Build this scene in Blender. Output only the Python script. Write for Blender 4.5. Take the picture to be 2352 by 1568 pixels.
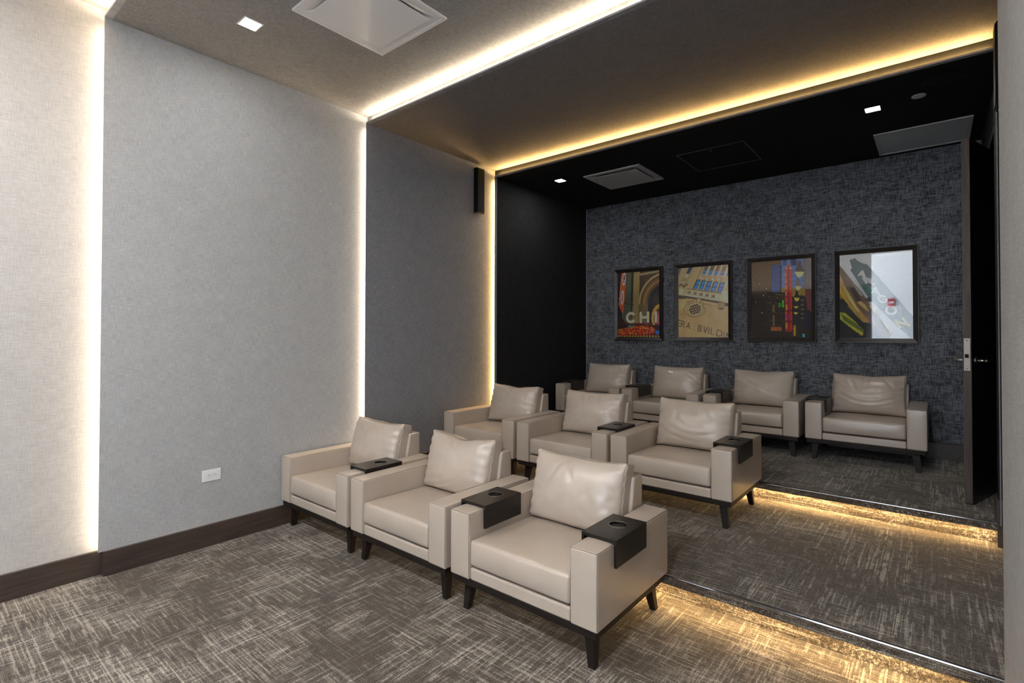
import bpy, bmesh, math, random
import numpy as np
from mathutils import Vector, Matrix, noise as mnoise

for o in list(bpy.data.objects):
    bpy.data.objects.remove(o)
S = bpy.context.scene
COL = S.collection

# ------------------------------------------------------------------ camera
yaw, pitch, roll = 0.6897, 0.0133, 0.0019
fw = Vector((-math.sin(yaw) * math.cos(pitch), math.cos(yaw) * math.cos(pitch), math.sin(pitch)))
r0 = Vector((math.cos(yaw), math.sin(yaw), 0))
u0 = r0.cross(fw)
rr = r0 * math.cos(roll) + u0 * math.sin(roll)
uu = -r0 * math.sin(roll) + u0 * math.cos(roll)
cam_d = bpy.data.cameras.new('camera')
cam = bpy.data.objects.new('camera', cam_d)
COL.objects.link(cam)
cam_d.sensor_width = 36.0
cam_d.lens = 1179.167 * 36.0 / 2352
cam_d.shift_x = -1.893 / 2352
cam_d.shift_y = -33.945 / 2352
cam_d.clip_start = 0.03
cam.matrix_world = Matrix(((rr.x, uu.x, -fw.x, 3.6743), (rr.y, uu.y, -fw.y, -0.7976),
                           (rr.z, uu.z, -fw.z, 1.3871), (0, 0, 0, 1)))
S.camera = cam

# ------------------------------------------------------------------ world, light levels, exposure
world = bpy.data.worlds.new('world')
S.world = world
world.use_nodes = True
world.node_tree.nodes['Background'].inputs[0].default_value = (0.75, 0.85, 1.0, 1)
world.node_tree.nodes['Background'].inputs[1].default_value = 0.3
S.view_settings.view_transform = 'Standard'
S.view_settings.look = 'None'
S.view_settings.exposure = 1.4
S.view_settings.gamma = 1.0
S.view_settings.use_curve_mapping = False
S.cycles.max_bounces = 7
S.cycles.diffuse_bounces = 5
S.cycles.glossy_bounces = 3
S.cycles.transparent_max_bounces = 8
S.cycles.sample_clamp_indirect = 6.0
S.cycles.caustics_reflective = False
S.cycles.caustics_refractive = False

LED_WARM = (1.0, 0.60, 0.20)
LED_WHITE = (1.0, 0.80, 0.56)
LED_STEP = (1.0, 0.64, 0.26)
K_LED_FIRST = 12.0      # leftmost portal, on the wall
K_LED_FRONT = 20.0      # second portal, on the wall
K_LED_COVE = 44.0       # front portals, along the ceiling
K_LED_REAR = 72.0       # rear portal, on the walls
K_LED_REAR_COVE = 88.0  # rear portal, along the ceiling
K_LED_STEP = 36.0       # under the step nosings
K_DOWN = 70.0           # downlights of the light-grey zone
K_FILL_FRONT = 640.0    # unseen lamps added at the front to light the chairs
K_DOWN_REAR = 90.0     # downlights of the black rear ceiling
W_LOBBY = 640.0         # daylight in the lobby behind the camera

# ------------------------------------------------------------------ room dimensions
xA, xB, xC, xD = -0.053, 0.0, 0.033, 0.0614
hA, hB, hC, hD = 3.27, 3.2, 3.131, 3.054
y0, yC, yD, yE = 0.0, 1.734, 3.313, 5.130
yF = -3.0                       # front wall
t1, t2 = 0.156, 0.286
xR = 3.985                      # right wall of the middle and rear zones
xJ = 3.952                      # right jamb of the rear portal
xN = 3.853                      # near right wall
BB = 0.14

# ------------------------------------------------------------------ material helpers
def srgb(r, g, b):
    f = lambda c: c / 12.92 if c <= 0.04045 else ((c + 0.055) / 1.055) ** 2.4
    return (f(r / 255), f(g / 255), f(b / 255), 1)

class NT:
    def __init__(self, name):
        self.m = bpy.data.materials.new(name)
        self.m.use_nodes = True
        self.t = self.m.node_tree
        self.b = self.t.nodes['Principled BSDF']
        self.out = self.t.nodes['Material Output']
    def n(self, kind, **kw):
        nd = self.t.nodes.new(kind)
        for k, v in kw.items():
            setattr(nd, k, v)
        return nd
    def l(self, a, b):
        self.t.links.new(a, b)
    def coord(self):
        return self.n('ShaderNodeTexCoord').outputs['Object']
    def noise(self, vec, scale3, scale=1.0, detail=2.0, rough=0.5):
        mp = self.n('ShaderNodeMapping')
        mp.inputs['Scale'].default_value = scale3
        self.l(vec, mp.inputs['Vector'])
        nz = self.n('ShaderNodeTexNoise')
        nz.inputs['Scale'].default_value = scale
        nz.inputs['Detail'].default_value = detail
        nz.inputs['Roughness'].default_value = rough
        self.l(mp.outputs[0], nz.inputs['Vector'])
        return nz.outputs['Fac']
    def math(self, op, a, b=None, clamp=False):
        nd = self.n('ShaderNodeMath', operation=op, use_clamp=clamp)
        for i, v in enumerate((a, b)):
            if v is None:
                continue
            if isinstance(v, (int, float)):
                nd.inputs[i].default_value = v
            else:
                self.l(v, nd.inputs[i])
        return nd.outputs[0]
    def maprange(self, v, a, b, c=0.0, d=1.0):
        nd = self.n('ShaderNodeMapRange')
        nd.interpolation_type = 'SMOOTHSTEP'
        self.l(v, nd.inputs[0])
        for i, q in enumerate((a, b, c, d)):
            nd.inputs[i + 1].default_value = q
        return nd.outputs[0]
    def mix(self, f, a, b):
        nd = self.n('ShaderNodeMix', data_type='RGBA')
        if isinstance(f, (int, float)):
            nd.inputs[0].default_value = f
        else:
            self.l(f, nd.inputs[0])
        for i, v in ((6, a), (7, b)):
            if isinstance(v, tuple):
                nd.inputs[i].default_value = v
            else:
                self.l(v, nd.inputs[i])
        return nd.outputs[2]
    def bump(self, h, strength, dist):
        nd = self.n('ShaderNodeBump')
        nd.inputs['Strength'].default_value = strength
        nd.inputs['Distance'].default_value = dist
        self.l(h, nd.inputs['Height'])
        self.l(nd.outputs[0], self.b.inputs['Normal'])
    def base(self, c):
        if isinstance(c, tuple):
            self.b.inputs['Base Color'].default_value = c
        else:
            self.l(c, self.b.inputs['Base Color'])
    def set(self, **kw):
        for k, v in kw.items():
            self.b.inputs[k.replace('_', ' ')].default_value = v

def fabric(name, dark, light, ceiling=False, contrast=0.19, fine=1.0):
    m = NT(name)
    v = m.coord()
    if ceiling:
        a = m.noise(v, (26 * fine, 240 * fine, 1), detail=2)
        b = m.noise(v, (240 * fine, 26 * fine, 1), detail=2)
    else:
        a = m.noise(v, (24 * fine, 24 * fine, 300 * fine), detail=2)
        b = m.noise(v, (300 * fine, 300 * fine, 20 * fine), detail=2)
    c = m.noise(v, (1, 1, 1), scale=9, detail=2)
    s = m.math('ADD', m.math('MULTIPLY', a, 0.5), m.math('MULTIPLY', b, 0.5))
    s2 = m.math('ADD', m.math('MULTIPLY', s, 0.88), m.math('MULTIPLY', c, 0.12))
    f = m.maprange(s2, 0.5 - contrast, 0.5 + contrast)
    m.base(m.mix(f, dark, light))
    m.set(Roughness=0.85)
    m.b.inputs['Specular IOR Level'].default_value = 0.2
    m.bump(s, 0.25, 0.002)
    return m.m

def plain(name, col, rough=0.5, metal=0.0, spec=0.5, grain=None):
    m = NT(name)
    v = m.coord()
    if grain:
        g = m.noise(v, grain, detail=4, rough=0.6)
        c2 = tuple(x * 0.55 for x in col[:3]) + (1,)
        m.base(m.mix(m.maprange(g, 0.3, 0.7), c2, col))
        m.bump(g, 0.08, 0.001)
    else:
        g = m.noise(v, (1, 1, 1), scale=60, detail=2)
        c2 = tuple(x * 0.93 for x in col[:3]) + (1,)
        m.base(m.mix(g, c2, col))
    m.set(Roughness=rough, Metallic=metal)
    m.b.inputs['Specular IOR Level'].default_value = spec
    return m.m

def emit(name, col, k):
    m = NT(name)
    m.base((0.8, 0.8, 0.8, 1))
    m.b.inputs['Emission Color'].default_value = (*col, 1)
    m.b.inputs['Emission Strength'].default_value = k
    return m.m

def carpet_mat():
    m = NT('carpet')
    v = m.coord()
    patch = m.noise(v, (1, 1, 1), scale=1.15, detail=3, rough=0.62)
    patch2 = m.noise(v, (1.3, 1.3, 1.3), scale=2.1, detail=3, rough=0.6)
    # woven threads along x and along y, broken into dashes by the weft
    ax = m.noise(v, (0.7, 105, 105), detail=2, rough=0.7)
    ay = m.noise(v, (105, 0.7, 105), detail=2, rough=0.7)
    seg_x = m.noise(v, (8, 58, 58), detail=2, rough=0.6)
    seg_y = m.noise(v, (58, 8, 58), detail=2, rough=0.6)
    tooth_x = m.noise(v, (190, 60, 190), detail=1)
    tooth_y = m.noise(v, (60, 190, 190), detail=1)
    px = m.maprange(patch, 0.38, 0.64, 0.0, 1.0)
    py = m.maprange(patch2, 0.38, 0.64, 0.0, 1.0)
    def thread(a, sg, tooth, p):
        t = m.maprange(a, 0.47, 0.60)
        q = m.maprange(m.math('ADD', sg, m.math('MULTIPLY', p, 0.13)), 0.49, 0.63)
        t = m.math('MULTIPLY', m.math('ADD', m.math('MULTIPLY', t, 0.85), 0.15), q)
        t = m.math('MULTIPLY', t, m.maprange(tooth, 0.36, 0.56, 0.30, 1.0))
        return m.math('MULTIPLY', t, m.math('ADD', 0.30, m.math('MULTIPLY', p, 0.70)))
    t = m.math('ADD', thread(ax, seg_x, tooth_x, px), thread(ay, seg_y, tooth_y, py))
    t = m.math('MULTIPLY', t, 0.92, clamp=True)
    pile = m.noise(v, (1, 1, 1), scale=260, detail=2, rough=0.7)
    dark = m.mix(m.maprange(pile, 0.36, 0.64), srgb(30, 26, 22), srgb(106, 96, 86))
    dark = m.mix(m.maprange(patch2, 0.35, 0.7, 0, 0.4), dark, srgb(66, 63, 62))
    light = m.mix(m.maprange(pile, 0.3, 0.7), srgb(150, 141, 129), srgb(216, 209, 198))
    m.base(m.mix(t, dark, light))
    m.set(Roughness=0.95)
    m.b.inputs['Specular IOR Level'].default_value = 0.1
    m.b.inputs['Sheen Weight'].default_value = 0.15
    m.bump(m.math('ADD', pile, m.math('MULTIPLY', t, 0.4)), 0.7, 0.006)
    return m.m

def leather_mat():
    m = NT('greige leather')
    v = m.coord()
    g = m.noise(v, (1, 1, 1), scale=380, detail=2)
    b = m.noise(v, (1, 1, 1), scale=5, detail=2)
    m.base(m.mix(m.maprange(b, 0.3, 0.7), srgb(184, 171, 158), srgb(191, 178, 165)))
    m.set(Roughness=0.34)
    m.b.inputs['Specular IOR Level'].default_value = 0.6
    m.b.inputs['Coat Weight'].default_value = 0.25
    m.b.inputs['Coat Roughness'].default_value = 0.22
    m.bump(g, 0.10, 0.0012)
    return m.m

M = {}
M['fab_A'] = fabric('light linen fabric', srgb(176, 173, 170), srgb(202, 199, 196))
M['fab_B'] = fabric('pale grey linen fabric', srgb(158, 159, 160), srgb(187, 188, 189))
M['fab_C'] = fabric('mid grey linen fabric', srgb(116, 118, 125), srgb(144, 146, 154))
M['fab_D'] = fabric('black linen fabric', srgb(22, 22, 23), srgb(42, 42, 44))
M['fab_back'] = fabric('charcoal linen fabric', srgb(42, 44, 49), srgb(124, 127, 134), contrast=0.13, fine=0.8)
M['ceil_A'] = fabric('light ceiling fabric', srgb(180, 176, 170), srgb(205, 200, 194), True)
M['ceil_B'] = fabric('taupe ceiling fabric', srgb(130, 129, 128), srgb(164, 162, 161), True)
M['ceil_C'] = fabric('brown ceiling fabric', srgb(100, 98, 98), srgb(124, 121, 121), True)
M['ceil_D'] = fabric('black ceiling fabric', srgb(14, 14, 15), srgb(22, 22, 23), True)
M['carpet'] = carpet_mat()
M['leather'] = leather_mat()
M['seam'] = plain('leather seam thread', srgb(140, 126, 112), 0.6)
M['wenge'] = plain('dark stained wood', srgb(40, 33, 30), 0.5, spec=0.25, grain=(6, 60, 60))
M['bboard'] = plain('dark brown wood', srgb(74, 63, 57), 0.40, grain=(50, 4, 70))
M['tray'] = plain('black brown lacquered wood', srgb(34, 29, 26), 0.32, spec=0.35, grain=(60, 5, 60))
M['frame'] = plain('black brown frame wood', srgb(46, 42, 39), 0.38, grain=(20, 20, 20))
M['white_metal'] = plain('white painted metal', srgb(240, 240, 242), 0.2)
M['grey_metal'] = plain('grey painted metal', srgb(182, 184, 187), 0.5)
M['grille'] = plain('perforated grey metal', srgb(186, 194, 200), 0.5)
M['steel'] = plain('satin steel', srgb(190, 186, 182), 0.28, metal=1.0)
M['chrome'] = plain('polished chrome', srgb(225, 225, 230), 0.10, metal=1.0)
M['black_plastic'] = plain('matt black plastic', srgb(10, 10, 11), 0.6, spec=0.2)
M['white_plastic'] = plain('white plastic', srgb(236, 236, 236), 0.35)
M['door'] = plain('dark door veneer', srgb(30, 27, 26), 0.42, grain=(40, 40, 4))
M['door_edge'] = plain('brown door edge', srgb(82, 72, 68), 0.45, grain=(40, 40, 4))
M['white_wall'] = plain('white painted wall', srgb(232, 234, 236), 0.8)
M['red'] = plain('red plastic', srgb(190, 20, 28), 0.4)
M['screen'] = plain('dark cinema screen', srgb(18, 18, 20), 0.5)
M['led_front'] = emit('warm white light strip', LED_WHITE, K_LED_FRONT)
M['led_first'] = emit('warm white first light strip', LED_WHITE, K_LED_FIRST)
M['led_cove'] = emit('warm white ceiling light strip', LED_WHITE, K_LED_COVE)
M['led_rear_cove'] = emit('amber ceiling light strip', LED_WARM, K_LED_REAR_COVE)
M['led_rear'] = emit('amber light strip', LED_WARM, K_LED_REAR)
M['led_step'] = emit('amber step light strip', LED_STEP, K_LED_STEP)
M['lamp'] = emit('lamp diffuser', (1.0, 0.965, 0.92), K_DOWN)
M['fill_front'] = emit('added fill lamp diffuser', (1.0, 0.965, 0.92), K_FILL_FRONT)
M['lamp_rear'] = emit('rear lamp diffuser', (1.0, 0.965, 0.92), K_DOWN_REAR)

# glass: clear pane with a Fresnel reflection
g = NT('picture glass')
tr = g.n('ShaderNodeBsdfTransparent'); gl = g.n('ShaderNodeBsdfGlossy')
gl.inputs['Roughness'].default_value = 0.015
fr = g.n('ShaderNodeFresnel'); fr.inputs['IOR'].default_value = 1.5
mx = g.n('ShaderNodeMixShader')
g.l(fr.outputs[0], mx.inputs[0]); g.l(tr.outputs[0], mx.inputs[1]); g.l(gl.outputs[0], mx.inputs[2])
g.l(mx.outputs[0], g.out.inputs['Surface'])
M['glass'] = g.m

p_ = NT('printed photograph')
at = p_.n('ShaderNodeAttribute', attribute_name='Col')
p_.l(at.outputs['Color'], p_.b.inputs['Base Color'])
p_.set(Roughness=0.6)
M['print'] = p_.m

# ------------------------------------------------------------------ object helpers
def link(name, me, mat, parent=None, loc=None):
    o = bpy.data.objects.new(name, me)
    COL.objects.link(o)
    if mat is not None:
        me.materials.append(M[mat] if isinstance(mat, str) else mat)
    if parent:
        o.parent = parent
    if loc:
        o.location = loc
    return o

def from_bm(name, bm, mat, parent=None, smooth=False, wn=False, loc=None):
    me = bpy.data.meshes.new(name)
    bmesh.ops.recalc_face_normals(bm, faces=bm.faces)
    bm.to_mesh(me)
    bm.free()
    if smooth:
        me.polygons.foreach_set('use_smooth', [True] * len(me.polygons))
    o = link(name, me, mat, parent, loc)
    if wn:
        o.modifiers.new('weighted normals', 'WEIGHTED_NORMAL')
    return o

def bm_box(bm, x0, x1, ya, yb, z0, z1):
    vs = [bm.verts.new((x, y, z)) for x in (x0, x1) for y in (ya, yb) for z in (z0, z1)]
    for f in ((0, 1, 3, 2), (4, 6, 7, 5), (0, 4, 5, 1), (2, 3, 7, 6), (0, 2, 6, 4), (1, 5, 7, 3)):
        bm.faces.new([vs[i] for i in f])
    return vs

def box(name, x0, x1, ya, yb, z0, z1, mat, parent=None, bev=0.0, seg=2):
    bm = bmesh.new()
    bm_box(bm, x0, x1, ya, yb, z0, z1)
    if bev:
        bmesh.ops.recalc_face_normals(bm, faces=bm.faces)
        bmesh.ops.bevel(bm, geom=list(bm.edges), offset=bev, segments=seg, profile=0.5, affect='EDGES')
    return from_bm(name, bm, mat, parent, smooth=bev > 0, wn=bev > 0)

def boxes(name, lst, mat, parent=None):
    bm = bmesh.new()
    for b in lst:
        bm_box(bm, *b)
    return from_bm(name, bm, mat, parent)

def struct(o):
    o['kind'] = 'structure'
    return o

def sbox(name, x0, x1, ya, yb, z0, z1, mat, bev=0.0):
    return struct(box(name, x0, x1, ya, yb, z0, z1, mat, None, bev))

def thing(name, label, cat, loc=(0, 0, 0), rotz=0.0, group=None):
    o = bpy.data.objects.new(name, None)
    o.empty_display_size = 0.1
    COL.objects.link(o)
    o.location = loc
    o.rotation_euler = (0, 0, rotz)
    tag(o, label, cat, group)
    return o

def tag(o, label, cat, group=None):
    o['label'] = label
    o['category'] = cat
    if group:
        o['group'] = group
    return o

def bm_tube(bm, pts, rad, seg=6, closed=False):
    n = len(pts)
    rings = []
    for i, p in enumerate(pts):
        a = pts[i - 1] if (i > 0 or closed) else pts[i]
        b = pts[(i + 1) % n] if (i < n - 1 or closed) else pts[i]
        t = (Vector(b) - Vector(a)).normalized()
        up = Vector((0, 0, 1)) if abs(t.z) < 0.9 else Vector((1, 0, 0))
        s = t.cross(up).normalized()
        q = s.cross(t)
        rd = rad[i] if isinstance(rad, (list, tuple)) else rad
        rings.append([bm.verts.new(Vector(p) + (s * math.cos(2 * math.pi * k / seg) + q * math.sin(2 * math.pi * k / seg)) * rd) for k in range(seg)])
    for i in range(n if closed else n - 1):
        A, B = rings[i], rings[(i + 1) % n]
        for k in range(seg):
            bm.faces.new((A[k], A[(k + 1) % seg], B[(k + 1) % seg], B[k]))
    if not closed:
        bm.faces.new(rings[0][::-1])
        bm.faces.new(rings[-1])

def tube(name, pts, rad, mat, parent=None, seg=6, closed=False):
    bm = bmesh.new()
    bm_tube(bm, pts, rad, seg, closed)
    return from_bm(name, bm, mat, parent, smooth=True)

def prism(name, prof, axis, a, b, mat, parent=None):
    """profile of 2-D points extruded along an axis ('x' takes (y,z), 'y' takes (x,z), 'z' takes (x,y))"""
    bm = bmesh.new()
    def P(p, t):
        return {'x': (t, p[0], p[1]), 'y': (p[0], t, p[1]), 'z': (p[0], p[1], t)}[axis]
    A = [bm.verts.new(P(p, a)) for p in prof]
    B = [bm.verts.new(P(p, b)) for p in prof]
    n = len(prof)
    for i in range(n):
        bm.faces.new((A[i], A[(i + 1) % n], B[(i + 1) % n], B[i]))
    bm.faces.new(A[::-1])
    bm.faces.new(B)
    return from_bm(name, bm, mat, parent)

def disc_bm(bm, c, r, z0, z1, n=32):
    A = [bm.verts.new((c[0] + r * math.cos(2 * math.pi * k / n), c[1] + r * math.sin(2 * math.pi * k / n), z0)) for k in range(n)]
    B = [bm.verts.new((c[0] + r * math.cos(2 * math.pi * k / n), c[1] + r * math.sin(2 * math.pi * k / n), z1)) for k in range(n)]
    for k in range(n):
        bm.faces.new((A[k], A[(k + 1) % n], B[(k + 1) % n], B[k]))
    bm.faces.new(A[::-1])
    bm.faces.new(B)

# ------------------------------------------------------------------ the setting
T = 0.16
# floors and tiers (each tier: carpeted platform with an overhanging nosing)
sbox('floor', xA - 0.3, 4.4, yF - 0.1, 1.90, -0.12, 0.0, 'carpet')
yR1, yR2 = 1.845, 3.375
struct(prism('floor_middle', [(yR1, -0.1), (yR1, 0.112), (yC, 0.112), (yC, t1 - 0.002), (yC + 0.004, t1), (3.45, t1), (3.45, -0.1)], 'x', -0.2, 4.4, 'carpet'))
struct(prism('floor_rear', [(yR2, 0.1), (yR2, 0.244), (yD, 0.244), (yD, t2 - 0.002), (yD + 0.004, t2), (yE + 0.1, t2), (yE + 0.1, 0.1)], 'x', -0.2, 5.6, 'carpet'))
# polished nosing trims
for n, (yy, zz, xe) in enumerate(((yC, t1, 3.99), (yD, t2, xJ))):
    prof = [(yy + 0.007, zz + 0.001), (yy + 0.007, zz + 0.0055), (yy + 0.001, zz + 0.006), (yy - 0.003, zz + 0.004), (yy - 0.0045, zz), (yy - 0.0045, zz - 0.004), (yy - 0.001, zz - 0.004), (yy - 0.001, zz + 0.001)]
    struct(prism('trim_%d' % (n + 1), prof, 'x', xC, xe, 'chrome'))
# left wall zones
sbox('wall_left_front', xA - T, xA, yF, y0 + 0.02, 0, 3.6, 'fab_A')
sbox('wall_left_light', xA - T, xB, y0, yC + 0.02, 0, 3.6, 'fab_B')
sbox('wall_left_middle', xA - T, xC, yC, yD + 0.02, 0, 3.6, 'fab_C')
sbox('wall_left_rear', xA - T, xD, yD, yE, 0, 3.6, 'fab_D')
# ceilings
sbox('ceiling_front', xA, xN, yF, y0 + 0.02, hA, 3.6, 'ceil_A')
sbox('ceiling_light', xB, xR + 0.1, y0, yC + 0.02, hB, 3.6, 'ceil_B')
sbox('ceiling_middle', xC, xR + 0.1, yC, yD + 0.02, hC, 3.6, 'ceil_C')
sbox('ceiling_rear', xD, 4.2, yD, yE, hD, 3.6, 'ceil_D')
# back wall, right walls
sbox('wall_back', xA - T, 5.6, yE, yE + T, 0, 3.6, 'fab_back')
sbox('wall_right_near', xN, xR + 0.25, yF - 0.14, yC, 0, 3.6, 'fab_B')
sbox('wall_right_middle', xR, xR + 0.25, yC, yD, 0, 3.6, 'fab_C')
sbox('wall_right_jamb', xJ, xR + 0.15, yD, 3.45, 0, 3.6, 'fab_D')
dY0, dY1, dZ = 3.60, 4.53, 2.705
wr = struct(boxes('wall_right_rear', [(xR, xR + 0.15, 3.45, dY0, 0.2, 3.6), (xR, xR + 0.15, dY1, yE, 0.2, 3.6), (xR, xR + 0.15, dY0, dY1, dZ, 3.6)], 'fab_D'))
# passage behind the open door, closed and unlit
struct(boxes('wall_passage', [(5.4, 5.5, 3.2, yE, 0.2, 3.2), (4.14, 5.5, 3.1, 3.2, 0.2, 3.2), (4.14, 5.5, 3.2, yE, 2.9, 3.0)], 'fab_D'))
# door frame: jambs and head, with a stepped stop
fr_ = struct(boxes('trim_3', [(xR - 0.012, xR + 0.16, dY1, dY1 + 0.05, t2, dZ + 0.05), (xR - 0.012, xR + 0.16, dY0 - 0.05, dY0, t2, dZ + 0.05),
                             (xR - 0.012, xR + 0.16, dY0, dY1, dZ, dZ + 0.05), (xR + 0.02, xR + 0.06, dY0, dY1, dZ - 0.02, dZ)], 'door'))
# corner bead at the rear left corner
sbox('trim_4', xD, xD + 0.004, yE - 0.004, yE, t2, hD, 'grey_metal')
# front wall with the wide opening to the lobby (behind the camera)
struct(boxes('wall_front', [(xA - T, 2.55, yF - 0.14, yF, 0, 3.6), (2.55, xN, yF - 0.14, yF, 3.2, 3.6)], 'fab_B'))
# lobby behind the camera: white walls, daylight from a window to its left
struct(boxes('wall_lobby', [(-0.6, 5.0, -5.3, -5.2, 0, 3.7), (4.9, 5.0, -5.2, yF - 0.14, 0, 3.7), (-0.6, 5.0, -5.2, yF - 0.14, 3.4, 3.7), (-0.6, xA - T, yF - 0.14, yF - 0.04, 0, 3.7), (xN, 5.0, yF - 0.14, yF - 0.04, 0, 3.7)], 'white_wall'))
sbox('floor_lobby', -0.6, 5.0, -5.3, yF - 0.1, -0.12, -0.001, 'grey_metal')
win = bpy.data.lights.new('window_daylight', 'AREA')
win.shape = 'RECTANGLE'; win.size = 1.9; win.size_y = 2.6
win.energy = W_LOBBY
win.color = (0.86, 0.93, 1.0)
wo = bpy.data.objects.new('window_daylight', win)
COL.objects.link(wo)
wo.location = (-0.55, -4.2, 1.5)
wo.rotation_euler = (math.radians(90), 0, math.radians(-90))

# baseboards
def baseboard(name, x0, x1, ya, yb, z):
    bm = bmesh.new()
    bm_box(bm, x0, x1, ya, yb, z, z + BB)
    bmesh.ops.recalc_face_normals(bm, faces=bm.faces)
    bmesh.ops.bevel(bm, geom=[e for e in bm.edges if all(v.co.z > z + BB / 2 for v in e.verts)], offset=0.003, segments=1, affect='EDGES')
    return struct(from_bm(name, bm, 'bboard'))
bt = 0.014
baseboard('baseboard_left_front', xA, xA + bt, yF, y0, 0)
baseboard('baseboard_left_light', xA, xB + bt, y0 - 0.012, yC, 0)
baseboard('baseboard_left_middle', xB, xC + bt, yC + 0.0, yD, t1)
baseboard('baseboard_left_rear', xC, xD + bt, yD, yE, t2)
baseboard('baseboard_back', xD + bt, xR, yE - bt, yE, t2)
baseboard('baseboard_right_near', xN - bt, xN, yF, yC - 0.0, 0)
baseboard('baseboard_right_rear', xJ - bt, xJ, yD - 0.004, 3.45, t2)
sbox('trim_5', xJ - 0.012, xJ + 0.02, yD - 0.014, yD - 0.002, t1, t2 + BB, 'bboard')
baseboard('baseboard_right_corner', xR - bt, xR, dY1 + 0.05, yE - bt, t2)

# portal lips: a thin flange that hides each light strip
def portal(idx, xw, xprev, yy, hz, hprev, z0, x1, mat, ledm, names, right=None):
    e = 0.034
    bm = bmesh.new()
    bm_box(bm, xw - 0.005, xw, yy - e, yy, z0, hz)                    # wall flange
    bm_box(bm, xw - 0.005, x1, yy - e, yy, hz, hz + 0.004)            # ceiling ledge
    bm_box(bm, xw - 0.005, x1, yy - e, yy - e + 0.003, hz + 0.004, hz + 0.012)
    if right:
        bm_box(bm, right, right + 0.005, yy - e, yy, z0, hz)
    struct(from_bm('trim_%d' % idx, bm, mat))
    n = 14
    zt = hz - 0.05
    # vertical strip on the step face, looking along the wall
    bm = bmesh.new()
    xm0, xm1 = max(xprev + 0.004, xw - 0.028), xw - 0.009
    for k in range(n):
        a, b = z0 + 0.01 + (zt - z0 - 0.01) * k / n, z0 + 0.01 + (zt - z0 - 0.01) * (k + 1) / n
        bm_box(bm, xm0, xm1, yy - 0.004, yy - 0.001, a, b)
    tag(from_bm('light_strip', bm, ledm), names[0], 'light strip', 'light strips of the portals')
    bm = bmesh.new()
    xs = xw + 0.03
    xe = x1 - 0.02
    for k in range(n + 4):
        a, b = xs + (xe - xs) * k / (n + 4), xs + (xe - xs) * (k + 1) / (n + 4)
        bm_box(bm, a, b, yy - 0.022, yy - 0.012, hz + 0.005, hz + 0.0145)
    tag(from_bm('light_strip', bm, 'led_cove' if ledm in ('led_front', 'led_first') else 'led_rear_cove'), names[1], 'light strip', 'light strips of the portals')

portal(6, xB, xA, y0, hB, hA, BB, xN, 'fab_B', 'led_first',
       ('glowing vertical light strip between the two palest wall panels, leftmost', 'glowing light strip along the ceiling in the top left corner'))
portal(7, xC, xB, yC, hC, hB, t1, xR, 'fab_C', 'led_front',
       ('glowing vertical light strip between pale grey and mid grey wall panels', 'bright white light strip across the ceiling beside the large white vent'))
portal(8, xD, xC, yD, hD, hC, t2, xJ, 'fab_C', 'led_rear',
       ('amber vertical light strip beside the wall speaker and black wall panel', 'amber light strip across the ceiling in front of the black rear ceiling'), right=xJ)
# step light strips
for nm, yy, zz, xs, xe in (('warm light strip under the nosing of the front step', yC, 0.112, 0.06, xR - 0.02), ('warm light strip under the nosing of the rear step', yD, 0.244, 0.08, xJ - 0.02)):
    bm = bmesh.new()
    for k in range(18):
        a, b = xs + (xe - xs) * k / 18, xs + (xe - xs) * (k + 1) / 18
        bm_box(bm, a, b, yy + 0.018, yy + 0.030, zz - 0.004, zz)
    tag(from_bm('step_light_strip', bm, 'led_step'), nm, 'light strip', 'light strips under the step nosings')

# ------------------------------------------------------------------ door
dd = Vector((0.303, 0.953, 0)).normalized()
door = struct(bpy.data.objects.new('door_1', None))
COL.objects.link(door)
door.location = (3.849, 3.646, t2)
door.rotation_euler = (0, 0, math.atan2(dd.y, dd.x))
DW, DH, DT = 0.90, 2.381, 0.044
box('leaf', 0.003, DW, 0, DT, 0.008, DH, 'door', door, 0.002, 1)
box('edge_band', 0, 0.003, 0.001, DT - 0.001, 0.008, DH, 'door_edge', door)
zp = 1.257 - t2
lp = box('lock_plate', -0.003, 0.0005, 0.006, DT - 0.006, zp - 0.105, zp + 0.105, 'steel', door)
box('latch', -0.016, -0.003, 0.014, DT - 0.014, zp - 0.022, zp + 0.002, 'black_plastic', lp)
for zz in (zp - 0.09, zp + 0.09):
    tube('screw', [(-0.0036, DT / 2, zz), (-0.0028, DT / 2, zz)], 0.004, 'chrome', lp, 10)
zh = 1.217 - t2
for s, yb in ((-1, 0.0), (1, DT)):
    hd = tube('door_handle', [(0.065, yb, zh), (0.065, yb + s * 0.010, zh)], 0.026, 'steel', door, 20)
    tube('neck', [(0.065, yb + s * 0.008, zh), (0.065, yb + s * 0.055, zh)], 0.009, 'steel', hd, 12)
    tube('lever', [(0.057, yb + s * 0.055, zh), (0.08, yb + s * 0.058, zh), (0.12, yb + s * 0.060, zh), (0.175, yb + s * 0.060, zh)], [0.011, 0.0115, 0.010, 0.007], 'steel', hd, 12)

# ------------------------------------------------------------------ ceiling fixtures
def ring_bm(bm, x0, x1, ya, yb, w, z0, z1):
    bm_box(bm, x0, x1, ya, ya + w, z0, z1)
    bm_box(bm, x0, x1, yb - w, yb, z0, z1)
    bm_box(bm, x0, x0 + w, ya + w, yb - w, z0, z1)
    bm_box(bm, x1 - w, x1, ya + w, yb - w, z0, z1)

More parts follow.
